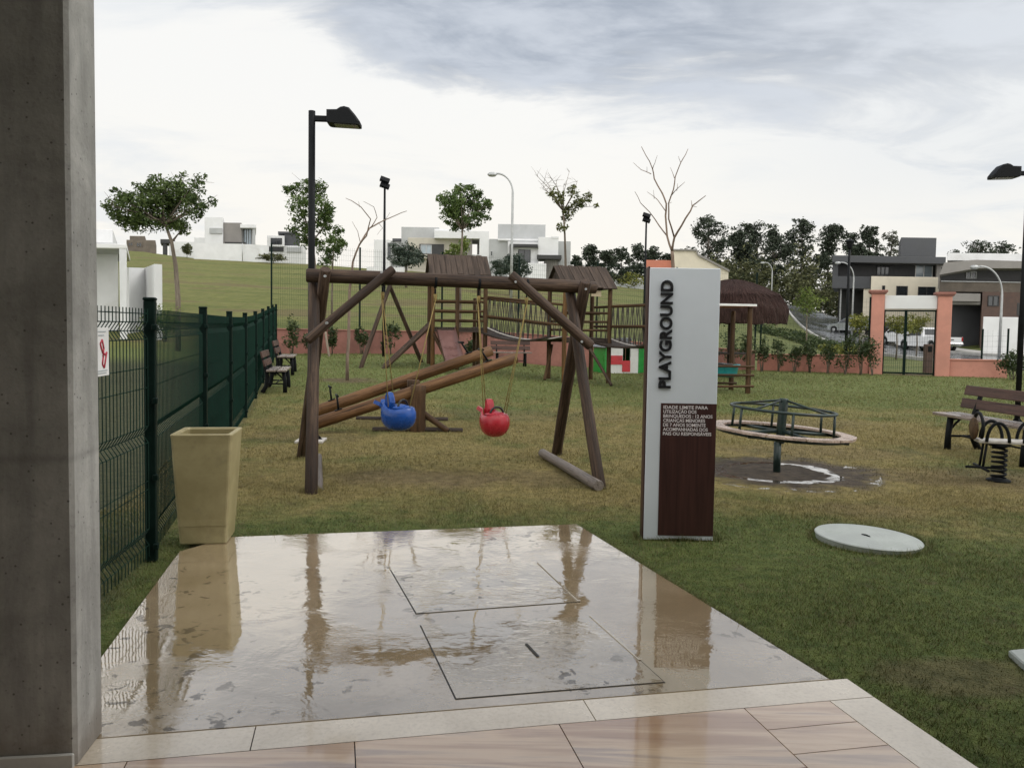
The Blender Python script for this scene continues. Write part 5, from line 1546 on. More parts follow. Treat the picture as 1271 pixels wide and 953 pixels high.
# loose straw ends under the eave and on the slope
for q in range(1500):
    a = rg_.uniform(0, 6.283); k = rg_.uniform(.55, 1.0) ** .6; z = np.interp(k, [.02, .35, .6, .85, 1.0], [za, za - .10, za - .26, za - .45, ze - .06]) + .01
    r0 = rr_ * k * (1 + .05 * math.cos(4 * a)); L = rg_.uniform(.12, .3)
    if k > .93: z = rg_.uniform(zl + .05, ze)
    p = Vector((r0 * math.cos(a), r0 * math.sin(a), z)); o_ = Vector((math.cos(a), math.sin(a), -.6 if k < .93 else -2.6)).normalized() * L
    s_ = Vector((-math.sin(a), math.cos(a), 0)) * .012
    mb.add([p - s_, p + s_, p + o_ + Vector((0, 0, .01))], [(0, 1, 2)], [(a * 1.5, a * 1.5, q * .1)] * 3)
mb.build('thatch_roof', M['thatch'], t)
mb = MB(); mb.lathe([(.12, .70), (.62, .70), (.62, .745), (.12, .745)], 24, close=True, smooth=False); mb.build('table_top', M['dark_wood'], t)

# ================================================================ vegetation
def leaf_cloud(clumps, n, size, seed, flat_=.75, up_bias=.35):
    """clumps: list of (centre, rx, ry, rz). Returns numpy verts and quads of small folded leaves"""
    rg = np.random.default_rng(seed)
    vol = np.array([c[1] * c[2] * c[3] for c in clumps]) ** .75; pr = vol / vol.sum()
    which = rg.choice(len(clumps), n, p=pr)
    C = np.array([tuple(c[0]) for c in clumps])[which]; Rr = np.array([c[1:4] for c in clumps])[which]
    u = rg.normal(size=(n, 3)); u /= np.linalg.norm(u, axis=1)[:, None]
    # leaves gather on twigs inside each clump
    K = 9; tw_i = rg.integers(0, K, n); tdir = rg.normal(size=(len(clumps), K, 3)); tdir /= np.linalg.norm(tdir, axis=2)[:, :, None]
    trd = rg.uniform(.35, 1.12, (len(clumps), K))
    tw_c = tdir[which, tw_i] * trd[which, tw_i][:, None]
    r = rg.random(n) ** .5
    u = np.where((rg.random(n) < .62)[:, None], tw_c + u * .34 * r[:, None], u * 1.0); r = np.where(np.linalg.norm(u, axis=1) == 1.0, r, 1.0)
    # sub-clump noise: pull leaves towards twigs
    P = C + u * r[:, None] * Rr
    tw = rg.normal(size=(n, 3)) * .06 * Rr
    P = P + tw
    s = size * rg.uniform(.6, 1.35, n)
    nrm = rg.normal(size=(n, 3)); nrm[:, 2] = np.abs(nrm[:, 2]) + up_bias; nrm /= np.linalg.norm(nrm, axis=1)[:, None]
    a = rg.normal(size=(n, 3)); a -= nrm * (a * nrm).sum(1)[:, None]; a /= np.linalg.norm(a, axis=1)[:, None]
    b = np.cross(nrm, a)
    L = a * s[:, None]; W = b * (s * .52)[:, None]; D = nrm * (s * .16)[:, None]
    V = np.stack([P - L * .5, P + W * .5 - D * 0 + D, P + L * .55, P - W * .5 + D], 1).reshape(-1, 3)
    return V, np.arange(4 * n).reshape(n, 4)

def crown(parent, clumps, n, size, mat, seed, flat_=.75, name='crown'):
    V, Q = leaf_cloud(clumps, n, size, seed)
    inv = np.array(root_matrix(parent).inverted())
    V = V @ inv[:3, :3].T + inv[:3, 3]
    return np_mesh(name, V, Q, 4, mat, parent)

def limbs(mb, base, trunk, tips, r0, seed, twig=3):
    """trunk: list of points; a limb from a trunk point to each tip, with side twigs"""
    rg = random.Random(seed); k = len(trunk)
    mb.tube(trunk, [r0 * (1 - .55 * i / (k - 1)) for i in range(k)], 8, wob=.05)
    for tip in tips:
        tip = Vector(tip); best = min(trunk[1:], key=lambda p: (p - tip).length + max(0, p.z - tip.z) * 2)
        d = tip - best; mid = best + d * .5 + Vector((rg.uniform(-.1, .1), rg.uniform(-.1, .1), rg.uniform(-.02, .12))) * d.length * .6
        rr = r0 * .42
        mb.tube([best, best.lerp(mid, .5) + Vector((0, 0, -.02 * d.length)), mid, tip], [rr, rr * .8, rr * .55, rr * .2], 6)
        for _ in range(twig):
            s = rg.uniform(.4, .95); p = mid.lerp(tip, s); q = p + Vector((rg.uniform(-1, 1), rg.uniform(-1, 1), rg.uniform(-.2, 1))) * d.length * .28
            mb.tube([p, p.lerp(q, .5) + Vector((0, 0, .02)), q], [rr * .3, rr * .2, rr * .08], 5)

def px_tree(name, label, cat, d, trunk_px, clump_px, n, size, leaf, r0, seed, depth=1.0, group=None, bark='bark', base_px=None, extra_tips=()):
    """a tree whose trunk line and leaf clumps were measured on the photograph: (px, py, rx, ry), given true depth around d"""
    rg = random.Random(seed); bp = onground(trunk_px[0][0], d) if base_px is None else base_px
    t = thing(name, label, cat, bp, 0, group)
    tr = [bp + Vector((0, 0, -.05))] + [at(px, py, d + .0) for px, py in trunk_px[1:]]
    cl = []
    for (px, py, rx_, ry_) in clump_px:
        c = at(px, py, d); rw = rx_ / F * d; rh = ry_ / F * d
        c = at(px, py, d + rg.uniform(-1, 1) * depth)
        cl.append((c, rw, rw * .95, rh))
    mb = MB(); limbs(mb, bp, tr, [c[0] for c in cl] + [at(px, py, d + rg.uniform(-.4, .4) * depth) for px, py in extra_tips], r0, seed)
    mb.build('trunk', M[bark], t, True)
    crown(t, cl, n, size, M[leaf], seed)
    return t
px_tree('broadleaf_tree', 'spreading dark green broadleaf tree leaning right beside the white house on the left', 'tree', 26.5,
        [(221, 400), (221, 372), (218, 330), (213, 300), (205, 278)],
        [(168, 262, 26, 20), (192, 255, 28, 26), (215, 250, 26, 26), (235, 236, 17, 15), (205, 232, 22, 14), (183, 236, 14, 11), (240, 258, 15, 16), (180, 278, 20, 13), (214, 275, 20, 14), (228, 283, 9, 9), (150, 247, 13, 9), (143, 262, 10, 8), (133, 254, 8, 6), (143, 236, 7, 4), (263, 250, 7, 5), (254, 256, 7, 4), (226, 218, 7, 4), (248, 222, 9, 7), (195, 222, 10, 5), (160, 280, 12, 9)],
        9000, .115, 'leaf_tree', .10, 11, .9)
px_tree('broadleaf_tree', 'upright leafy tree directly behind the left lamp post', 'tree', 30,
        [(393, 420), (393, 380), (391, 330), (388, 300)],
        [(365, 238, 13, 10), (385, 232, 14, 10), (398, 232, 9, 8), (372, 258, 16, 14), (400, 255, 13, 14), (388, 275, 20, 14), (370, 285, 12, 10), (403, 280, 10, 12), (385, 300, 18, 10), (410, 262, 7, 9), (358, 234, 7, 4), (390, 245, 14, 12)],
        4200, .12, 'leaf_mid', .08, 12, .8)
px_tree('broadleaf_tree', 'small leafy sapling just right of the left lamp post, beyond the wall', 'tree', 34,
        [(412, 425), (412, 370), (413, 330), (414, 310)], [(415, 300, 12, 10), (408, 315, 14, 10), (420, 288, 7, 9), (424, 306, 7, 8), (403, 326, 9, 6)],
        1900, .115, 'leaf_mid', .05, 13, .6)
px_tree('broadleaf_tree', 'round-topped green tree in front of the white portal house', 'tree', 31,
        [(570, 425), (571, 380), (571, 340), (573, 310), (574, 285)],
        [(560, 250, 17, 13), (580, 243, 18, 12), (596, 256, 14, 11), (575, 262, 24, 14), (558, 268, 12, 10), (590, 272, 14, 9), (572, 280, 14, 8), (548, 247, 7, 6), (574, 234, 8, 5), (594, 240, 6, 5), (606, 252, 6, 5)],
        5400, .12, 'leaf_mid', .07, 14, .9)
crown_t = px_tree('broadleaf_tree', 'small leafy tree low in front of the beige house window', 'tree', 40,
        [(566, 400), (566, 345), (567, 325)], [(568, 312, 12, 9), (577, 303, 8, 8), (556, 318, 9, 7), (572, 323, 11, 6)], 1500, .14, 'leaf_lime', .05, 15, .6)
px_tree('broadleaf_tree', 'tall sparse tree with thin upper twigs in front of the pale grey house', 'tree', 30,
        [(703, 425), (703, 370), (702, 325), (701, 290), (699, 262)],
        [(694, 246, 8, 8), (706, 262, 9, 7), (716, 255, 9, 7), (724, 249, 9, 6), (712, 238, 8, 8), (703, 270, 7, 6), (698, 282, 7, 6), (730, 243, 6, 5), (686, 240, 7, 6), (740, 256, 3, 3)],
        1250, .11, 'leaf_sparse', .06, 16, .7,
        extra_tips=((664, 216), (672, 232), (680, 214), (690, 222), (707, 212), (717, 224), (735, 240), (668, 224), (676, 222), (700, 228)))
px_tree('willowy_shrub_tree', 'grey-green drooping small tree beside the white wing of the beige house', 'tree', 62,
        [(504, 350), (504, 335), (504, 322)], [(504, 312, 17, 11), (494, 320, 13, 9), (516, 318, 10, 9), (505, 325, 19, 7)], 3200, .2, 'leaf_grey', .1, 17, .9)
px_tree('willowy_shrub_tree', 'grey-green bushy small tree in front of the pale grey house', 'tree', 62,
        [(633, 352), (633, 340), (633, 332)], [(633, 330, 20, 10), (620, 336, 12, 8), (648, 335, 13, 8), (640, 322, 12, 7)], 3400, .2, 'leaf_grey', .1, 18, .9)

def bare(name, label, d, base_px, lines, r0, seed, base=None, wk=.62):
    """leafless tree traced limb by limb: lines of (px, py, depth offset)"""
    b = onground(base_px, d) if base is None else base
    t = thing(name, label, 'tree', b, 0, 'leafless young trees')
    mb = MB(); rg = random.Random(seed)
    for i, (ln, w0, w1) in enumerate(lines):
        P = [(b + Vector((0, 0, -.05))) if q == 'base' else at(q[0], q[1], d + q[2]) for q in ln]
        # soften with small kinks
        Q = [P[0]]
        for a, c in zip(P[:-1], P[1:]):
            Q.append(a.lerp(c, .5) + Vector((rg.uniform(-1, 1), rg.uniform(-1, 1), rg.uniform(-1, 1))) * (c - a).length * .025); Q.append(c)
        k = len(Q); mb.tube(Q, [wk * (w0 + (w1 - w0) * j / (k - 1)) for j in range(k)], 7, wob=.06)
    mb.build('trunk', M['bark_bare'], t, True)
    return t
bare('leafless_tree', 'leafless young tree with wide bare branches left of the trestle', 17.7, 431, [
    (['base', (433, 420, 0), (434, 360, 0), (438, 325, 0)], .065, .04),
    ([(438, 325, 0), (446, 304, 0), (459, 283, .1), (470, 277, .2), (478, 273, .3), (492, 267, .5), (505, 262, .6)], .036, .010),
    ([(446, 304, 0), (455, 293, -.2), (460, 272, -.4), (448, 257, -.6), (436, 249, -.7), (429, 246, -.7)], .026, .008),
    ([(460, 283, .1), (468, 270, .1), (464, 257, -.1), (451, 250, -.3)], .018, .006),
    ([(447, 300, 0), (444, 287, .3), (437, 275, .5)], .014, .005), ([(470, 277, .2), (475, 283, .4), (468, 292, .5)], .010, .004),
    ([(446, 257, -.6), (445, 250, -.6)], .008, .004), ([(478, 273, .3), (484, 264, .1)], .008, .004)], .07, 21)
mb = MB(); mb.log(onground(409, 24.6) + Vector((0, 0, -.05)), at(404, 412, 24.9), .035); props(mb.build('tree_stake', M['stake']), 'thin grey tree stake leaning against the pink wall on the left', 'stake')
bare('leafless_tree', 'tall leafless young tree rising behind the signboard', 15.0, 836, [
    (['base', (836, 400, 0), (835, 325, 0), (834, 312, 0)], .07, .05),
    ([(834, 312, 0), (828, 293, .1), (826, 268, .1), (827, 253, 0), (822, 240, .1), (812, 222, .2), (810, 210, .2), (806, 200, .3), (798, 186, .3), (796, 182, .3)], .034, .008),
    ([(834, 312, 0), (837, 295, -.1), (846, 280, -.3), (857, 262, -.5), (860, 255, -.5), (868, 249, -.6), (876, 243, -.6)], .038, .010),
    ([(837, 295, -.1), (830, 272, -.2), (830, 252, -.2), (836, 235, -.3), (838, 220, -.3), (845, 202, -.4), (851, 192, -.4), (854, 185, -.4)], .026, .008),
    ([(828, 293, .1), (818, 280, .3), (806, 263, .4), (795, 252, .5), (788, 238, .6)], .022, .007),
    ([(826, 262, .1), (816, 248, .3), (810, 243, .4), (803, 238, .4)], .015, .005), ([(812, 247, .3), (811, 236, .3)], .009, .004),
    ([(808, 216, .2), (796, 211, .4), (786, 202, .5)], .014, .005), ([(803, 213, .3), (803, 207, .3)], .008, .004),
    ([(810, 210, .2), (813, 202, .0), (816, 193, -.1)], .011, .004), ([(837, 221, -.3), (832, 208, -.1)], .012, .004),
    ([(845, 202, -.4), (842, 194, -.3)], .009, .004), ([(834, 242, -.3), (842, 233, -.5), (850, 226, -.6)], .014, .005),
    ([(840, 237, -.4), (841, 228, -.4)], .009, .005), ([(859, 257, -.5), (858, 249, -.4)], .012, .006), ([(860, 256, -.5), (865, 257, -.7)], .010, .004),
    ([(829, 253, 0), (834, 251, .2)], .009, .005), ([(827, 252, 0), (821, 240, .3)], .012, .005)], .08, 22)

def shrub(label, p, h, w, n, size, leaf, seed, group, name='shrub', stems=4, tall=False):
    t = thing(name, label, 'shrub', p, 0, group); rg = random.Random(seed)
    cl = []; tips = []
    for i in range(stems + 3):
        a = rg.uniform(0, 6.28); r_ = w * .5 * rg.uniform(.1, .8); z = h * (rg.uniform(.35, .95) if tall else rg.uniform(.35, .75))
        c = p + Vector((r_ * math.cos(a), r_ * math.sin(a), z)); k = rg.uniform(.22, .4)
        cl.append((c, w * k, w * k, (h * .22 if tall else h * .3)))
    mb = MB()
    for c in cl[:stems]: mb.tube([p + Vector((rg.uniform(-.04, .04), rg.uniform(-.04, .04), -.05)), p.lerp(c[0], .55) + Vector((0, 0, .05 * h)), c[0]], [.012 + .006 * h, .01, .005], 5)
    mb.build('stem', M['bark'], t, True)
    crown(t, cl, n, size, M[leaf], seed, name='foliage')
    return t
SH1 = 'shrubs planted along the pink wall'
row = [(362, 25.0, 1.15, .5), (385, 25.2, .7, .5), (412, 25.6, .9, .45), (449, 26.0, .95, .45), (485, 26.2, .95, .6), (585, 26.4, 1.0, .6)]
names = ['tall thin shrub against the wall just right of the mesh fence end', 'low shrub behind the left swing leg', 'thin shrub between the swing leg and the leafless tree', 'thin shrub just right of the leafless young tree trunk', 'full green shrub under the trestle legs', 'shrub in front of the wall behind the brown slide']
for i, ((px, d, h, w), nm) in enumerate(zip(row, names)):
    shrub(nm, onground(px, d), h, w, 420, .10, 'leaf_shrub', 40 + i, SH1, stems=4, tall=True)
row2 = [(908, 27.0, 1.45, .8), (928, 27.2, 1.25, .55), (946, 27.3, 1.1, .5), (966, 27.2, 1.0, .5), (986, 27.0, .9, .5), (1006, 26.8, 1.0, .5), (1027, 26.5, 1.1, .55), (1050, 26.3, 1.2, .6), (1068, 26.1, 1.25, .65), (1083, 25.9, 1.2, .6)]
ordn = ['bushiest wall shrub, right behind the low wooden play frame', 'upright shrub half under the thatched eave edge', 'small shrub by the wall straight below the thatch tip', 'loose shrub against the low wall, first beyond the thatched roof', 'lowest of the shrubs along the low pink wall', 'shrub against the low wall midway between thatch and lantern post', 'leafy shrub just left of the dark lantern post', 'shrub at the foot of the dark lantern post', 'dense shrub between the lantern post and the gate pillar', 'dark shrub touching the left gate pillar']
for i, ((px, d, h, w), nm) in enumerate(zip(row2, ordn)):
    shrub(nm, onground(px, d), h, w, 560, .085, 'leaf_shrub', 60 + i, SH1, stems=5, tall=True)
shrub('rounded green bush at the right end of the bright pink wall', onground(1256, 24.6), .85, .9, 900, .09, 'leaf_shrub', 80, None, 'bush', 4)
shrub('yellow-green bush behind the mesh fence below the white house wall', onground(205, 17.0) + Vector((0, 0, .9)), .75, .85, 1300, .055, 'leaf_lime', 81, None, 'bush', 4)
# clipped ground-cover hedge and young street trees along the road
hp = [onground(945, 64), onground(985, 58), onground(1020, 53), onground(1052, 50), onground(1082, 46)]
t = thing('hedge', 'low dark clipped hedge along the verge beyond the pink wall', 'hedge', hp[0]); cl = []
for a, b in zip(hp[:-1], hp[1:]):
    for k in range(6): c = a.lerp(b, k / 6); cl.append((c + Vector((0, 0, .28)), .8, .9, .36))
crown(t, cl, 5200, .2, M['leaf_shrub'], 90, name='foliage')
def street_tree(label, px, d, top_py, w, leaf, seed):
    b = onground(px, d); h = at(px, top_py, d).z - b.z; t = thing('street_tree', label, 'tree', b, 0, 'young street trees with light yellow-green crowns'); rg = random.Random(seed)
    cl = []
    for i in range(9):
        a = rg.uniform(0, 6.28); r_ = w * .32 * rg.random() ** .5; cl.append((b + Vector((r_ * math.cos(a), r_ * math.sin(a), h * rg.uniform(.62, .9))), w * .24, w * .24, h * .12))
    mb = MB(); limbs(mb, b, [b + Vector((0, 0, -.1)), b + Vector((.03, 0, h * .3)), b + Vector((0, .03, h * .55)), b + Vector((.02, 0, h * .7))], [c[0] for c in cl], .05, seed, 1); mb.build('trunk', M['bark'], t, True)
    crown(t, cl, 1100, .13, M[leaf], seed)
street_tree('young pale green street tree beside the wet road, farthest left of its row', 1000, 46, 358, 2.2, 'leaf_lime', 101)
street_tree('young yellow-green street tree between the lantern post and the left gate pillar', 1066, 43, 385, 1.7, 'leaf_yellow', 102)
street_tree('young yellow-green street tree seen through the left half of the gate', 1112, 42, 387, 1.9, 'leaf_yellow', 103)
street_tree('young yellow-green street tree seen through the right half of the gate', 1137, 46, 388, 1.5, 'leaf_yellow', 104)
shrub('yellow-green ground bush at the foot of the road verge, behind the lantern post', onground(1040, 41), .8, 1.6, 700, .14, 'leaf_yellow', 105, None, 'bush', 3)

# eucalyptus trees on the skyline
def euc(label, px, d, top_py, base_py, wpx, seed, leaf='leaf_far', n=1500, lean=0, open_=.5, bottom=.35):
    rg = random.Random(seed); p = at(px, base_py, d); b = Vector((p.x, d, float(zg(p.x, d)))); top = at(px + lean, top_py, d)
    h = top.z - b.z; w = wpx / F * d
    t = thing('eucalyptus_tree', label, 'tree', b, 0, 'eucalyptus trees on the skyline')
    tr = [b + Vector((0, 0, -.3)), b.lerp(top, .3) + Vector((rg.uniform(-.3, .3), 0, 0)), b.lerp(top, .6) + Vector((rg.uniform(-.5, .5), rg.uniform(-.4, .4), 0)), b.lerp(top, .86)]
    cl = []; k = 30
    for i in range(k):
        s = bottom + (1 - bottom) * ((i + rg.random() * .8) / k); prof = (math.sin(math.pi * min(1, (s - bottom) / (1 - bottom) * .8 + .2)) ** .55)
        a = rg.uniform(0, 6.28); rad = w * .5 * prof * rg.uniform(.15, .95); c = b.lerp(top, s * .96) + Vector((rad * math.cos(a), rad * math.sin(a), 0))
        q = w * rg.uniform(.13, .23); cl.append((c, q, q, q * rg.uniform(.5, .8)))
    mb = MB(); limbs(mb, b, tr, [c[0] for c in cl], h * .016, seed, 1); mb.build('trunk', M['bark_far'], t, True)
    crown(t, cl, n, d * .0034, M[leaf], seed)
D0 = 128
E = [(880, 268, 365, 52, 201, 'tall open-crowned eucalyptus just right of the leafless tree tip', .3),
     (918, 290, 368, 36, 202, 'shorter eucalyptus filling the gap right of the tall open-crowned one', .3),
     (938, 277, 368, 50, 203, 'broad dense eucalyptus with the darkest crown', .2),
     (962, 283, 368, 40, 204, 'rounded eucalyptus behind the thin distant street light', .25),
     (995, 274, 370, 44, 205, 'tall narrow-topped eucalyptus in the middle of the skyline row', .3),
     (1030, 277, 372, 46, 206, 'broad eucalyptus left of the charcoal house roof', .25),
     (1058, 290, 372, 34, 207, 'smaller eucalyptus behind the lantern post', .3),
     (1078, 281, 370, 34, 208, 'eucalyptus with separate leaf tufts behind the left end of the charcoal roof', .35)]
for (px, ty, by, w, sd_, nm, bt) in E: euc(nm, px, D0 + (sd_ % 3) * 7, ty - 3, by, w * 1.22, sd_, bottom=bt * .8, n=5200)
euc('pale thin-leaved eucalyptus between the dark row and the roof tower', 1108, 135, 284, 360, 34, 209, 'leaf_far_pale', 1600)
euc('flat-topped tree above the white roof band on the right', 1214, 120, 297, 350, 64, 210, n=2200, bottom=.55)
euc('dark low tree peeking over the right house roof, near the roof tower', 1184, 118, 309, 350, 30, 211, n=1300, bottom=.5)
euc('feathery tree at the far right over the white roof band', 1245, 120, 299, 350, 40, 212, n=1300, bottom=.6)
W_ = [(733, 303, 30, 221, 'dark round tree right of the sparse tree trunk'), (752, 311, 26, 222, 'low dark tree over the right play tower roof'), (772, 308, 30, 223, 'dark tree on the skyline above the right play tower'), (792, 303, 28, 224, 'dark tree behind the floodlight pole near the signboard'), (812, 306, 30, 225, 'dark tree above the salmon house block'), (715, 318, 20, 226, 'small dark tree beside the pale grey house corner'), (829, 315, 24, 227, 'dark tree at the foot of the tall leafless tree branches')]
for (px, ty, w, sd_, nm) in W_: euc(nm, px, 135 + (sd_ % 3) * 6, ty, 348, w * 1.3, sd_, bottom=.1, n=3000)
# undergrowth below the skyline trees
t = thing('undergrowth', 'dull olive scrub and undergrowth massed below the eucalyptus trees', 'undergrowth', onground(980, 118)); t['kind'] = 'stuff'; cl = []
rg_ = random.Random(77)
for i in range(95):
    px = rg_.uniform(885, 1110); d = rg_.uniform(112, 124); b = onground(px, d); hgt = rg_.uniform(3.0, 9.0) if i % 2 else rg_.uniform(3.0, 6.0); cl.append((b + Vector((0, 0, hgt * .5)), 2.4, 2.4, hgt * .55))
crown(t, cl, 19000, .5, M['leaf_under'], 91, name='foliage')
rg_ = random.Random(78)
for i, (px, d, h, w, nm) in enumerate([(788, 98, 1.9, 3.2, 'yellowish bush beside the low grey wall left of the signboard'), (770, 99, 1.5, 2.4, 'olive bush on the crest behind the right tower roof'), (340, 92, 1.3, 3.0, 'green bush at the corner of the white garden wall'), (232, 96, 1.9, 1.6, 'small dark bush in front of the white wall behind the spreading tree')]):
    shrub(nm, onground(px, d), h, w, 500, .3, 'leaf_yellow' if i == 0 else 'leaf_under', 120 + i, None, 'bush', 3)
# ================================================================ houses
class House:
    """a house placed at a photo column and depth; parts given as photo rectangles at depth offsets"""
    def __init__(s, name, label, px, d, cat='house', skew=None):
        # the side walls run back at the angle of the street the house stands on
        s.skew = (px - CX) / F * .92 if skew is None else skew
        s.d = d; s.b = onground(px, d); s.t = thing(name, label, cat, s.b)
    def span(s, x0, y0, x1, y1, off=0.0):
        a = at(x0, y0, s.d + off); b = at(x1, y1, s.d + off); return a, b
    def block(s, name, x0, y0, x1, y1, depth, mat, off=0.0, ground=False, label=None, bev=.02):
        """box whose front face covers the rectangle; ground: goes down into the terrain"""
        ym = (y0 + y1) / 2; xm = (x0 + x1) / 2
        d = s.d + off
        l = at(x0, ym, d).x; r = at(x1, ym, d).x; top = at(xm, y0, d).z; bot = at(xm, y1, d).z
        if ground: bot = min(bot, float(min(zg((l + r) / 2, d), zg((l + r) / 2, d + depth)))) - .5
        mb = MB(); mb.box(((l + r) / 2, d + depth / 2, (top + bot) / 2), (r - l, depth, top - bot), None, bev)
        mb.v = [(p[0] + (p[1] - d) * s.skew, p[1], p[2]) for p in mb.v]
        return mb.build(name, M[mat], s.t, True, label)
    def window(s, x0, y0, x1, y1, off=0.0, glass='window_dark', frame='white_paint', mull=1, proud=.03, fw=.07):
        d = s.d + off - proud; xm = (x0 + x1) / 2; ym = (y0 + y1) / 2
        l = at(x0, ym, d).x; r = at(x1, ym, d).x; top = at(xm, y0, d).z; bot = at(xm, y1, d).z
        mb = MB(); w = r - l; h = top - bot; cx = (l + r) / 2; cz = (top + bot) / 2
        mb.box((cx, d + .02, top - fw / 2), (w, .10, fw)); mb.box((cx, d + .02, bot + fw / 2), (w, .10, fw))
        for k in range(mull + 2):
            x = l + fw / 2 + (w - fw) * k / (mull + 1); mb.box((x, d + .02, cz), (fw, .098, h - 2 * fw))
        f = mb.build('window', M[frame], s.t, True)
        g = MB(); g.box((cx, d + .03, cz), (w - fw, .03, h - fw)); g.build('pane', M[glass], f, False)
        # panes share the window's space (both at the thing's origin)
        g = f.children[0]; me = g.data; off_ = s.t.location
        for v in me.vertices: v.co = v.co - off_
        return f
# white house behind the left fence
h = House('white_house', 'white flat-roofed house with an open carport, cut by the concrete pillar', 140, 31)
h.block('roof', -110, 283, 140, 300, 7, 'white_wall', off=2.0)
h.block('fascia', -110, 301, 157.5, 306.5, 6.5, 'white_paint', off=.0)
h.block('column', 148.5, 306.5, 157.5, 430, .3, 'white_wall', off=.02, ground=True)
h.block('back_wall', -110, 309, 147, 430, .3, 'white_wall', off=2.2, ground=True)
h.block('side_wall', 148, 309, 154, 335, .3, 'grey_wall', off=2.3)
h.block('soffit', -110, 306.5, 148, 308.5, 6, 'grey_wall', off=.3)
t = thing('garden_wall', 'white garden wall running out from the white house, higher at its end', 'garden wall', onground(180, 32))
a = onground(157, 32.5); b = onground(184, 34); c = onground(197, 31)
def poly_wall(pts, tops, th, mat, name):
    for i in range(len(pts) - 1):
        p, q = pts[i], pts[i + 1]; d = Vector((q.x - p.x, q.y - p.y, 0)); n_ = Vector((-d.y, d.x, 0)).normalized() * th / 2; V = []
        for k, z in ((p, tops[i]), (q, tops[i + 1])):
            for s in (-1, 1): V += [Vector((k.x + n_.x * s, k.y + n_.y * s, k.z - .4)), Vector((k.x + n_.x * s, k.y + n_.y * s, z))]
        mb = MB(); mb.add(V, [(0, 1, 5, 4), (2, 6, 7, 3), (1, 3, 7, 5), (0, 4, 6, 2), (0, 2, 3, 1), (4, 5, 7, 6)]); mb.build(name, M[mat], t, True)
poly_wall([a, b, c], [at(157, 332, 32.5).z, at(182, 333, 34).z, at(197, 328, 31).z], .28, 'white_wall', 'wall_face')

# distant unfinished house
h = House('unfinished_house', 'distant unfinished block house with raw grey-brown walls', 176, 116)
h.block('wall', 157, 298, 193, 314, 8, 'unfinished', ground=True); h.block('upper_storey', 161, 293, 180, 298.5, 6, 'unfinished', off=.4)
h.window(159, 301, 165, 305.5, 0, frame='unfinished'); h.window(169, 301, 176, 306.5, 0, frame='unfinished')
h = House('garden_pavilion', 'tiny dark-roofed pavilion on the crest beside the unfinished house', 207, 108, 'pavilion')
h.block('roof', 199, 297, 217, 302, 4, 'dark_clad'); h.block('wall', 202, 302, 207, 314, 3, 'dark_clad', off=.3, ground=True); h.block('wall', 210, 302, 214, 314, 3, 'white_wall', off=.4, ground=True)
# white modern house on the crest
h = House('white_house', 'white modern house on the crest with a tall blank tower and a grey cube', 285, 97)
h.block('wall', 214, 300, 242, 322, 9, 'white_wall', off=6, ground=True)
h.block('link_block', 241, 295, 255, 322, 8, 'white_wall', off=3, ground=True)
h.block('tower', 254, 269.5, 277, 322, 8, 'white_wall', off=1.5, ground=True)
h.block('tower_panel', 260, 283, 276, 290, .2, 'grey_wall', off=1.32)
h.block('upper_storey', 277, 276.5, 300, 303, 9, 'taupe_wall', off=1.8)
h.block('wall', 277, 303, 318, 322, 9, 'white_wall', off=1.9, ground=True)
h.block('terrace_slab', 279, 300.5, 305, 303, 2, 'dark_clad', off=.9)
h.block('upper_storey', 300, 281, 316, 305, 7, 'grey_wall', off=2.4)
h.block('roof', 298, 278.5, 318, 283, 8, 'white_wall', off=1.2)
h.window(302.5, 284, 312, 304, 2.4, frame='dark_clad', glass='window_pale', mull=2)
h.block('column', 313.5, 283, 317, 322, .3, 'grey_wall', off=1.4, ground=True)
t = thing('garden_wall', 'long white garden wall in front of the white house on the crest', 'garden wall', onground(285, 95))
a = onground(241, 93.5); b = onground(300, 94); c = onground(333, 93.5)
poly_wall([a, b, c], [at(241, 302, 93.5).z, at(300, 303, 94).z, at(333, 305, 93.5).z], .3, 'white_wall', 'wall_face')
mb = MB(); p = onground(301, 93.4); mb.tube([p, p + Vector((0, 0, 2.1))], .05, 8); props(mb.build('marker_post', M['galvanised']), 'thin pale marker post against the long white garden wall', 'post')
h = House('white_house', 'small white and dark modern house behind the fence, left of the lamp post', 352, 112)
h.block('wall', 331, 305, 380, 325, 8, 'white_wall', ground=True); h.block('upper_storey', 331.5, 292.5, 353, 306, 7, 'white_wall', off=-.4); h.window(336, 295.5, 350, 303.5, -.4, frame='dark_clad'); h.block('garage_band', 332, 307, 352, 312, .2, 'dark_clad', off=-.18)
h.block('upper_storey', 353, 289, 372, 307, 7, 'charcoal_wall', off=.6); h.block('roof', 345, 287.5, 366, 290, 6, 'charcoal_wall', off=.3); h.block('wall', 356, 307, 374, 313, .2, 'grey_wall', off=-.2)
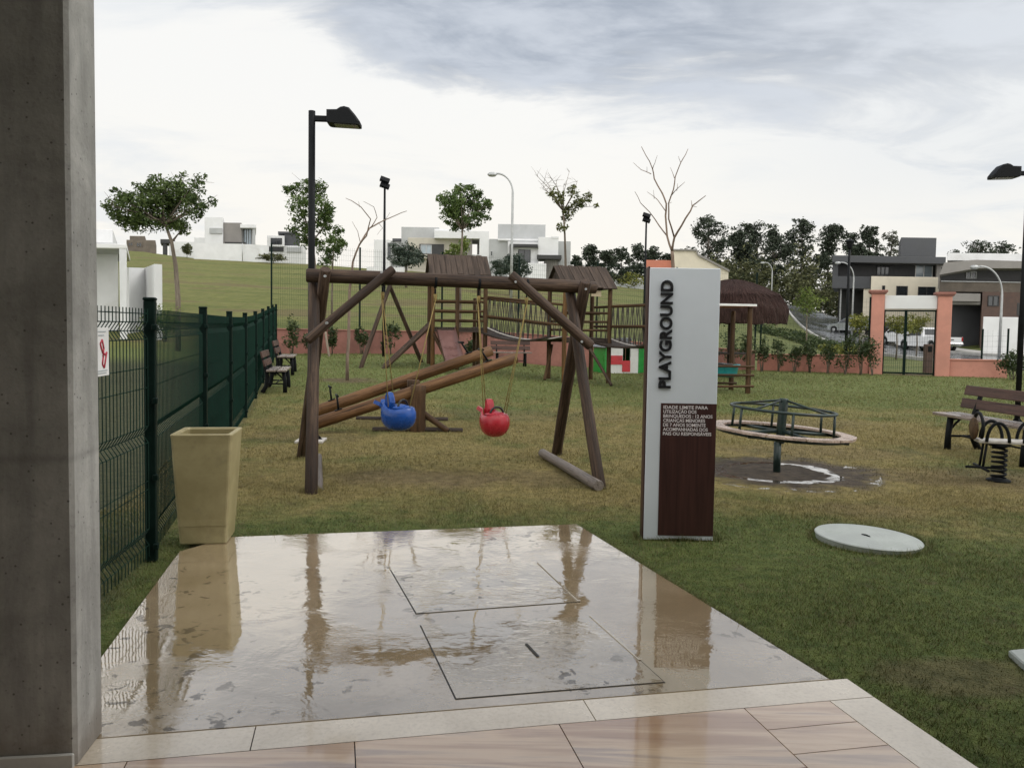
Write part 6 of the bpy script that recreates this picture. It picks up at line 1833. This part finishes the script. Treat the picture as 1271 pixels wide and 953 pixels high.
# long beige and white house
h = House('modern_house', 'long modern house with beige front, grey upper block and a white open portal', 540, 88)
h.block('side_wing', 464, 297.5, 485, 340, 9, 'white_wall', off=1.5, ground=True)
h.block('link_block', 484, 299, 499, 340, 9, 'grey_wall', off=2.5, ground=True); h.block('roof', 487, 296, 498, 299.5, 4, 'charcoal_wall', off=2.3)
h.window(480.5, 301, 486, 322, 1.5, frame='grey_wall', mull=0)
h.block('upper_storey', 498, 282, 545, 345, 9, 'grey_wall', off=2, ground=True)
h.block('front_block', 506, 295.5, 580, 347, 9, 'beige_wall', off=.4, ground=True)
h.block('window_recess', 520.5, 303, 551, 316, .3, 'dark_clad', off=.25); h.window(522, 304, 536, 315, .25, frame='grey_wall', glass='window_pale', mull=1)
h.block('balcony', 515, 316, 556, 321, .5, 'beige_wall', off=-.3)
h.block('portal_beam', 539, 286.5, 607, 296, 6, 'white_wall', off=-.9); h.block('portal_roof', 539, 284.5, 585, 287, 6, 'white_wall', off=-.4)
h.block('portal_column', 595, 296, 607, 345, 6, 'white_wall', off=-.9, ground=True)
h.block('portal_wall', 579, 296, 586, 345, 5, 'taupe_wall', off=-.2, ground=True); h.block('portal_wall', 583.5, 316, 596, 345, 5, 'white_wall', off=.1, ground=True)
h.window(569, 299, 579, 313, -.12, frame='grey_wall', mull=0)
h.block('garden_wall', 455, 331.5, 502, 350, .3, 'white_wall', off=-9, ground=True)
# pale grey house
h = House('modern_house', 'pale grey modern house with a plain roof box and dark window canopies', 655, 86)
h.block('roof_box', 618, 278.5, 677, 297, 6, 'grey_wall', off=3); h.block('main_block', 607, 297, 668, 350, 9, 'grey_wall', off=1, ground=True)
h.block('roof', 618, 296.5, 669, 299, 7, 'white_wall', off=.6)
h.block('front_block', 630, 300, 668, 350, .8, 'white_wall', off=.15, ground=True)
h.block('canopy', 632.5, 303, 667.5, 306.5, 2, 'dark_clad', off=-.8); h.block('canopy_fin', 632.5, 306, 636, 321, .6, 'dark_clad', off=-.5)
h.window(643, 310, 658.5, 326, .15, frame='dark_clad')
h.block('upper_storey', 668, 294.5, 693, 317, 8, 'white_wall', off=-.2); h.block('parapet', 684, 293.5, 693.5, 296, 6, 'white_wall', off=-.25); h.block('canopy', 666.5, 316.5, 697, 321.5, 3, 'dark_clad', off=-1)
h.block('lower_wall', 655, 327, 678, 345, 1, 'white_wall', off=-1, ground=True); h.block('lower_wall', 676, 321.5, 692, 345, 6, 'taupe_wall', off=.4, ground=True)
h.block('side_wing', 692.5, 299.5, 708, 350, 7, 'grey_wall', off=1.5, ground=True)
h.window(608.5, 311.5, 612, 318, 1.0, frame='grey_wall', mull=0)
# crest wall and salmon house behind the signboard
h = House('garden_wall', 'low grey wall on the crest left of the signboard', 782, 104, 'garden wall')
h.block('wall_face', 752, 346, 806, 360, .4, 'grey_wall', ground=True)
h = House('salmon_house', 'salmon and cream house with a sloping gable, mostly behind the signboard', 850, 106)
h.block('wall', 800.5, 323, 838, 375, 8, 'pink_house', ground=True)
def gable(h, pts, depth, mat, off, name):
    d = h.d + off; V = [at(x, y, d) for x, y in pts]; n = len(V); W = [v + Vector((depth * h.skew, depth, 0)) for v in V]
    mb = MB(); mb.add(V + W, [tuple(range(n)), tuple(reversed(range(n, 2 * n)))] + [(i, n + i, n + (i + 1) % n, (i + 1) % n) for i in range(n)]); return mb.build(name, M[mat], h.t, True)
gable(h, [(836, 309.5), (865, 310.5), (866, 316), (904, 336), (904, 378), (836, 378)], 9, 'cream_wall', -.6, 'gable_wall')
gable(h, [(833, 309), (865.5, 309.8), (867, 315), (905.5, 335), (905.5, 337.5), (866, 317.2), (864, 311.5), (833, 311)], 9.6, 'taupe_wall', -.9, 'roof')
h.window(868, 345, 880, 358, -.6, frame='white_paint')
# charcoal flat-roofed house
h = House('modern_house', 'charcoal two-storey house with a deep flat roof and a cream ground floor', 1105, 77)
h.block('roof', 1033, 318, 1174, 326.5, 9, 'charcoal_wall', off=-1.5); h.block('roof_box', 1118, 295, 1162, 318.5, 5, 'charcoal_wall', off=2)
h.block('upper_wall', 1040, 326, 1165, 347, 9, 'dark_clad', off=1, ground=False); h.block('wing_wall', 1161, 326, 1174, 405, 8, 'taupe_wall', off=-.3, ground=True)
h.window(1136, 328, 1157.5, 344.5, 1, frame='white_paint', glass='window_pale'); h.window(1088, 329, 1104, 343, 1, frame='dark_clad', glass='window_dark', mull=2)
h.block('side_fin', 1033, 326, 1040, 357, 8, 'charcoal_wall', off=-.8)
h.block('balcony', 1033, 343, 1082, 358, 3, 'charcoal_wall', off=-1.2)
h.block('front_block', 1081, 343.5, 1164, 368, 8, 'cream_wall', off=-1.4); h.block('lower_wall', 1071, 358, 1164, 410, 8, 'cream_wall', off=-1.0, ground=True)
h.block('lower_wall', 1040, 357, 1071, 410, 5, 'dark_clad', off=2, ground=True)
h.window(1112.5, 355, 1126.5, 367, -1.4, frame='dark_clad', mull=0); h.window(1139.5, 356, 1161, 367, -1.4, frame='dark_clad'); h.window(1095, 354.5, 1098.5, 360, -1.4, frame='dark_clad', mull=0)
h.block('column', 1042, 357, 1044, 410, .3, 'galvanised', off=-.5, ground=True)
# brown house at the right edge
h = House('modern_house', 'brown and dark stone house with a white roof band at the right edge', 1225, 63)
h.block('roof', 1176, 315, 1330, 324.5, 12, 'white_wall', off=-1.6)
gable(h, [(1172, 326), (1212, 322.5), (1330, 326), (1330, 333), (1212, 333), (1166, 341)], 10, 'taupe_wall', -2, 'roof_fascia')
h.block('upper_wall', 1168, 333, 1330, 351, 9, 'dark_clad', off=.5); h.window(1199, 337, 1212, 346, .5, frame='grey_wall', glass='window_dark')
h.block('stone_band', 1166, 350, 1330, 363, 9, 'unfinished', off=-.2); h.block('balcony', 1166, 364, 1217, 374, 2.5, 'taupe_wall', off=-1.2)
h.block('lower_wall', 1164, 362, 1219, 420, 6, 'dark_clad', off=2.5, ground=True); h.block('front_block', 1218, 363, 1330, 420, 8, 'brownclad', off=-.8, ground=True)
h.block('wall', 1173, 378, 1216, 425, .3, 'charcoal_wall', off=1.5, ground=True)
h.window(1226, 367, 1240, 380, -.8, frame='dark_clad', glass='window_dark'); h.block('balcony_rail', 1168, 349.5, 1330, 351, .1, 'galvanised', off=-.35)
h.block('entrance_slab', 1176, 374, 1217, 378, 3, 'taupe_wall', off=-.6)
h = House('garden_wall', 'plain low white wall below the brown house, behind the curved street light', 1243, 54, 'garden wall')
h.block('wall_face', 1220, 394, 1330, 424, .3, 'white_wall', ground=True)

# ================================================================ vehicles
def wheel(t, x, y, r=.37, w=.24):
    mb = MB(); Mx = Matrix.Translation((x, y, r)) @ Matrix.Rotation(R(90), 4, 'X')
    mb.lathe([(r * .62, -w / 2), (r * .93, -w / 2), (r, -w / 4), (r, w / 4), (r * .93, w / 2), (r * .62, w / 2)], 20, mat=Mx, close=True)
    ty = mb.build('tyre', M['tyre'], None); mb = MB(); mb.lathe([(.0, -w * .32), (r * .22, -w * .4), (r * .62, -w * .38), (r * .62, w * .38), (r * .22, w * .4), (.0, w * .32)], 14, mat=Mx)
    e = bpy.data.objects.new('wheel', None); COL.objects.link(e); e.parent = t
    ty.parent = e; mb.build('rim', M['rim'], e)
def loft(mb, secs):
    """secs: list of rings (same count) -> closed skin"""
    n = len(secs[0]); V = [p for s in secs for p in s]; Fc = []
    for i in range(len(secs) - 1):
        for j in range(n): Fc.append((i * n + j, i * n + (j + 1) % n, (i + 1) * n + (j + 1) % n, (i + 1) * n + j))
    Fc += [tuple(reversed(range(n))), tuple((len(secs) - 1) * n + j for j in range(n))]
    mb.add(V, Fc)
def side_body(mb, prof, hw, inset, belt):
    """side outline (x, z) given as polygon, rounded in plan by narrower outer slices"""
    secs = []
    for y, k in ((-hw, .0), (-hw + .05, 1), (hw - .05, 1), (hw, .0)):
        s = []
        cx = sum(p[0] for p in prof) / len(prof); cz = sum(p[1] for p in prof) / len(prof)
        for (x, z) in prof:
            q = 1 - (0 if k else inset); s.append((cx + (x - cx) * q, y, cz + (z - cz) * q))
        secs.append(s)
    loft(mb, secs)
def pickup(label, base, rz, mat, group):
    t = thing('pickup_truck', label, 'pickup truck', base, rz, group)
    # x forward; length 5.2
    body = [(-2.6, .52), (-2.58, 1.06), (-.55, 1.08), (-.5, 1.10), (1.05, 1.10), (1.5, 1.06), (2.35, .95), (2.55, .78), (2.6, .5), (2.45, .36), (1.95, .34), (1.95, .62), (1.75, .82), (1.35, .82), (1.12, .62), (1.1, .34), (-1.15, .34), (-1.17, .62), (-1.4, .82), (-1.8, .82), (-2.0, .62), (-2.02, .38), (-2.45, .42)]
    mb = MB(); side_body(mb, body, .92, .03, 0); mb.build('body', M[mat], t)
    cab = [(-.52, 1.08), (-.42, 1.70), (-.25, 1.77), (.55, 1.78), (.75, 1.72), (1.42, 1.09)]
    mb = MB(); secs = []
    for y, k in ((-.86, 0), (-.70, 1), (.70, 1), (.86, 0)):
        secs.append([(x, y if z < 1.2 else (y * .86 if k == 0 else y), z if k or z < 1.2 else z - .05) for x, z in cab])
    loft(mb, secs); mb.build('cab', M[mat], t)
    for s in (-1, 1):
        for x0, x1 in ((-.36, .22), (.28, 1.02)):
            mb = MB(); zt0 = 1.62
            xt1 = min(x1, .72); V = []
            for o_ in (.0, .02):
                V += [(x0, s * (.868 + o_), 1.16), (x1 + (.12 if x1 > .9 else 0), s * (.868 + o_), 1.16), (xt1, s * (.78 + o_), zt0), (x0 + .03, s * (.78 + o_), zt0)]
            mb.add(V, [(0, 1, 2, 3), (7, 6, 5, 4), (0, 4, 5, 1), (1, 5, 6, 2), (2, 6, 7, 3), (3, 7, 4, 0)]); mb.build('side_window', M['window_dark'], t)
    mb = MB(); mb.box((-.485, 0, 1.42), (.02, 1.25, .42), Matrix.Rotation(R(9), 3, 'Y')); mb.build('rear_window', M['window_dark'], t)
    mb = MB(); mb.box((1.11, 0, 1.42), (.02, 1.32, .70), Matrix.Rotation(R(-47), 3, 'Y')); mb.build('windscreen', M['window_dark'], t)
    mb = MB(); mb.box((-1.55, 0, 1.075), (1.85, 1.5, .03)); mb.build('bed_cover', M['black_plastic'], t)
    mb = MB(); mb.box((-2.64, 0, .56), (.14, 1.75, .16), None, .03); mb.build('rear_bumper', M['chrome'], t)
    mb = MB(); mb.box((2.6, 0, .52), (.12, 1.7, .22), None, .03); mb.build('front_bumper', M['black_plastic'], t)
    mb = MB(); mb.box((2.54, 0, .80), (.06, 1.0, .22), None, .02); mb.build('grille', M['black_plastic'], t)
    mb = MB(); mb.box((-2.61, 0, .88), (.03, .3, .07), None, .01); mb.build('tailgate_handle', M['black_plastic'], t)
    for s in (-1, 1):
        mb = MB(); mb.box((-2.57, s * .84, .92), (.08, .13, .3), None, .02); mb.build('tail_light', M['tail_red'], t)
        mb = MB(); mb.box((2.46, s * .74, .84), (.16, .26, .15), None, .03); mb.build('headlight', M['window_pale'], t)
        mb = MB(); mb.box((.92, s * 1.0, 1.17), (.1, .2, .16), None, .03); mb.build('mirror', M['black_plastic'], t)
        for x in (1.55, -1.6): wheel(t, x, s * .80)
    return t
def hatch(label, base, rz, mat):
    t = thing('parked_car', label, 'car', base, rz, 'cars on the road')
    body = [(-1.95, .45), (-1.98, .8), (-1.85, .98), (.75, .96), (1.6, .82), (1.95, .66), (2.0, .42), (1.85, .3), (1.65, .3), (1.6, .52), (1.42, .66), (1.12, .66), (.95, .52), (.92, .27), (-.92, .27), (-.95, .52), (-1.12, .66), (-1.42, .66), (-1.6, .52), (-1.62, .32)]
    mb = MB(); side_body(mb, body, .86, .04, 0); mb.build('body', M[mat], t)
    cab = [(-1.85, .96), (-1.55, 1.40), (-1.2, 1.48), (.0, 1.48), (.2, 1.42), (.95, .95)]
    mb = MB(); secs = []
    for y, k in ((-.8, 0), (-.62, 1), (.62, 1), (.8, 0)): secs.append([(x, y if z < 1.1 else (y * .84 if k == 0 else y), z if k or z < 1.1 else z - .05) for x, z in cab])
    loft(mb, secs); mb.build('cab', M[mat], t)
    for s in (-1, 1):
        mb = MB(); V = []
        for o_ in (0, .02): V += [(-1.45, s * (.805 + o_), 1.0), (.78, s * (.805 + o_), 1.0), (.18, s * (.70 + o_), 1.36), (-1.3, s * (.70 + o_), 1.36)]
        mb.add(V, [(0, 1, 2, 3), (7, 6, 5, 4), (0, 4, 5, 1), (1, 5, 6, 2), (2, 6, 7, 3), (3, 7, 4, 0)]); mb.build('side_window', M['window_dark'], t)
        mb = MB(); mb.box((-1.9, s * .68, .8), (.1, .18, .16), None, .03); mb.build('tail_light', M['tail_red'], t)
        for x in (1.27, -1.27): wheel(t, x, s * .76, .3, .2)
    mb = MB(); mb.box((.6, 0, 1.21), (.02, 1.2, .62), Matrix.Rotation(R(-58), 3, 'Y')); mb.build('windscreen', M['window_dark'], t)
    mb = MB(); mb.box((-1.73, 0, 1.2), (.02, 1.15, .44), Matrix.Rotation(R(34), 3, 'Y')); mb.build('rear_window', M['window_dark'], t)
    return t
def onroad(px, d): p = onground(px, d); return Vector((p.x, p.y, p.z + .06))
PK = 'white pickup trucks parked along the wet road'
pickup('white pickup truck nearest the right gate pillar, its tail to the right', onroad(1151, 60), R(99), 'car_white', PK)
pickup('white pickup truck ahead of the other one, seen between the gate pillars', onroad(1124, 66), R(104), 'car_white', PK)
hatch('silver-grey car half hidden behind the yellow-green street tree and lantern post', onroad(1056, 74), R(125), 'car_grey')
hatch('dark red-black car just right of the left gate pillar', onroad(1104, 72), R(118), 'car_dark')
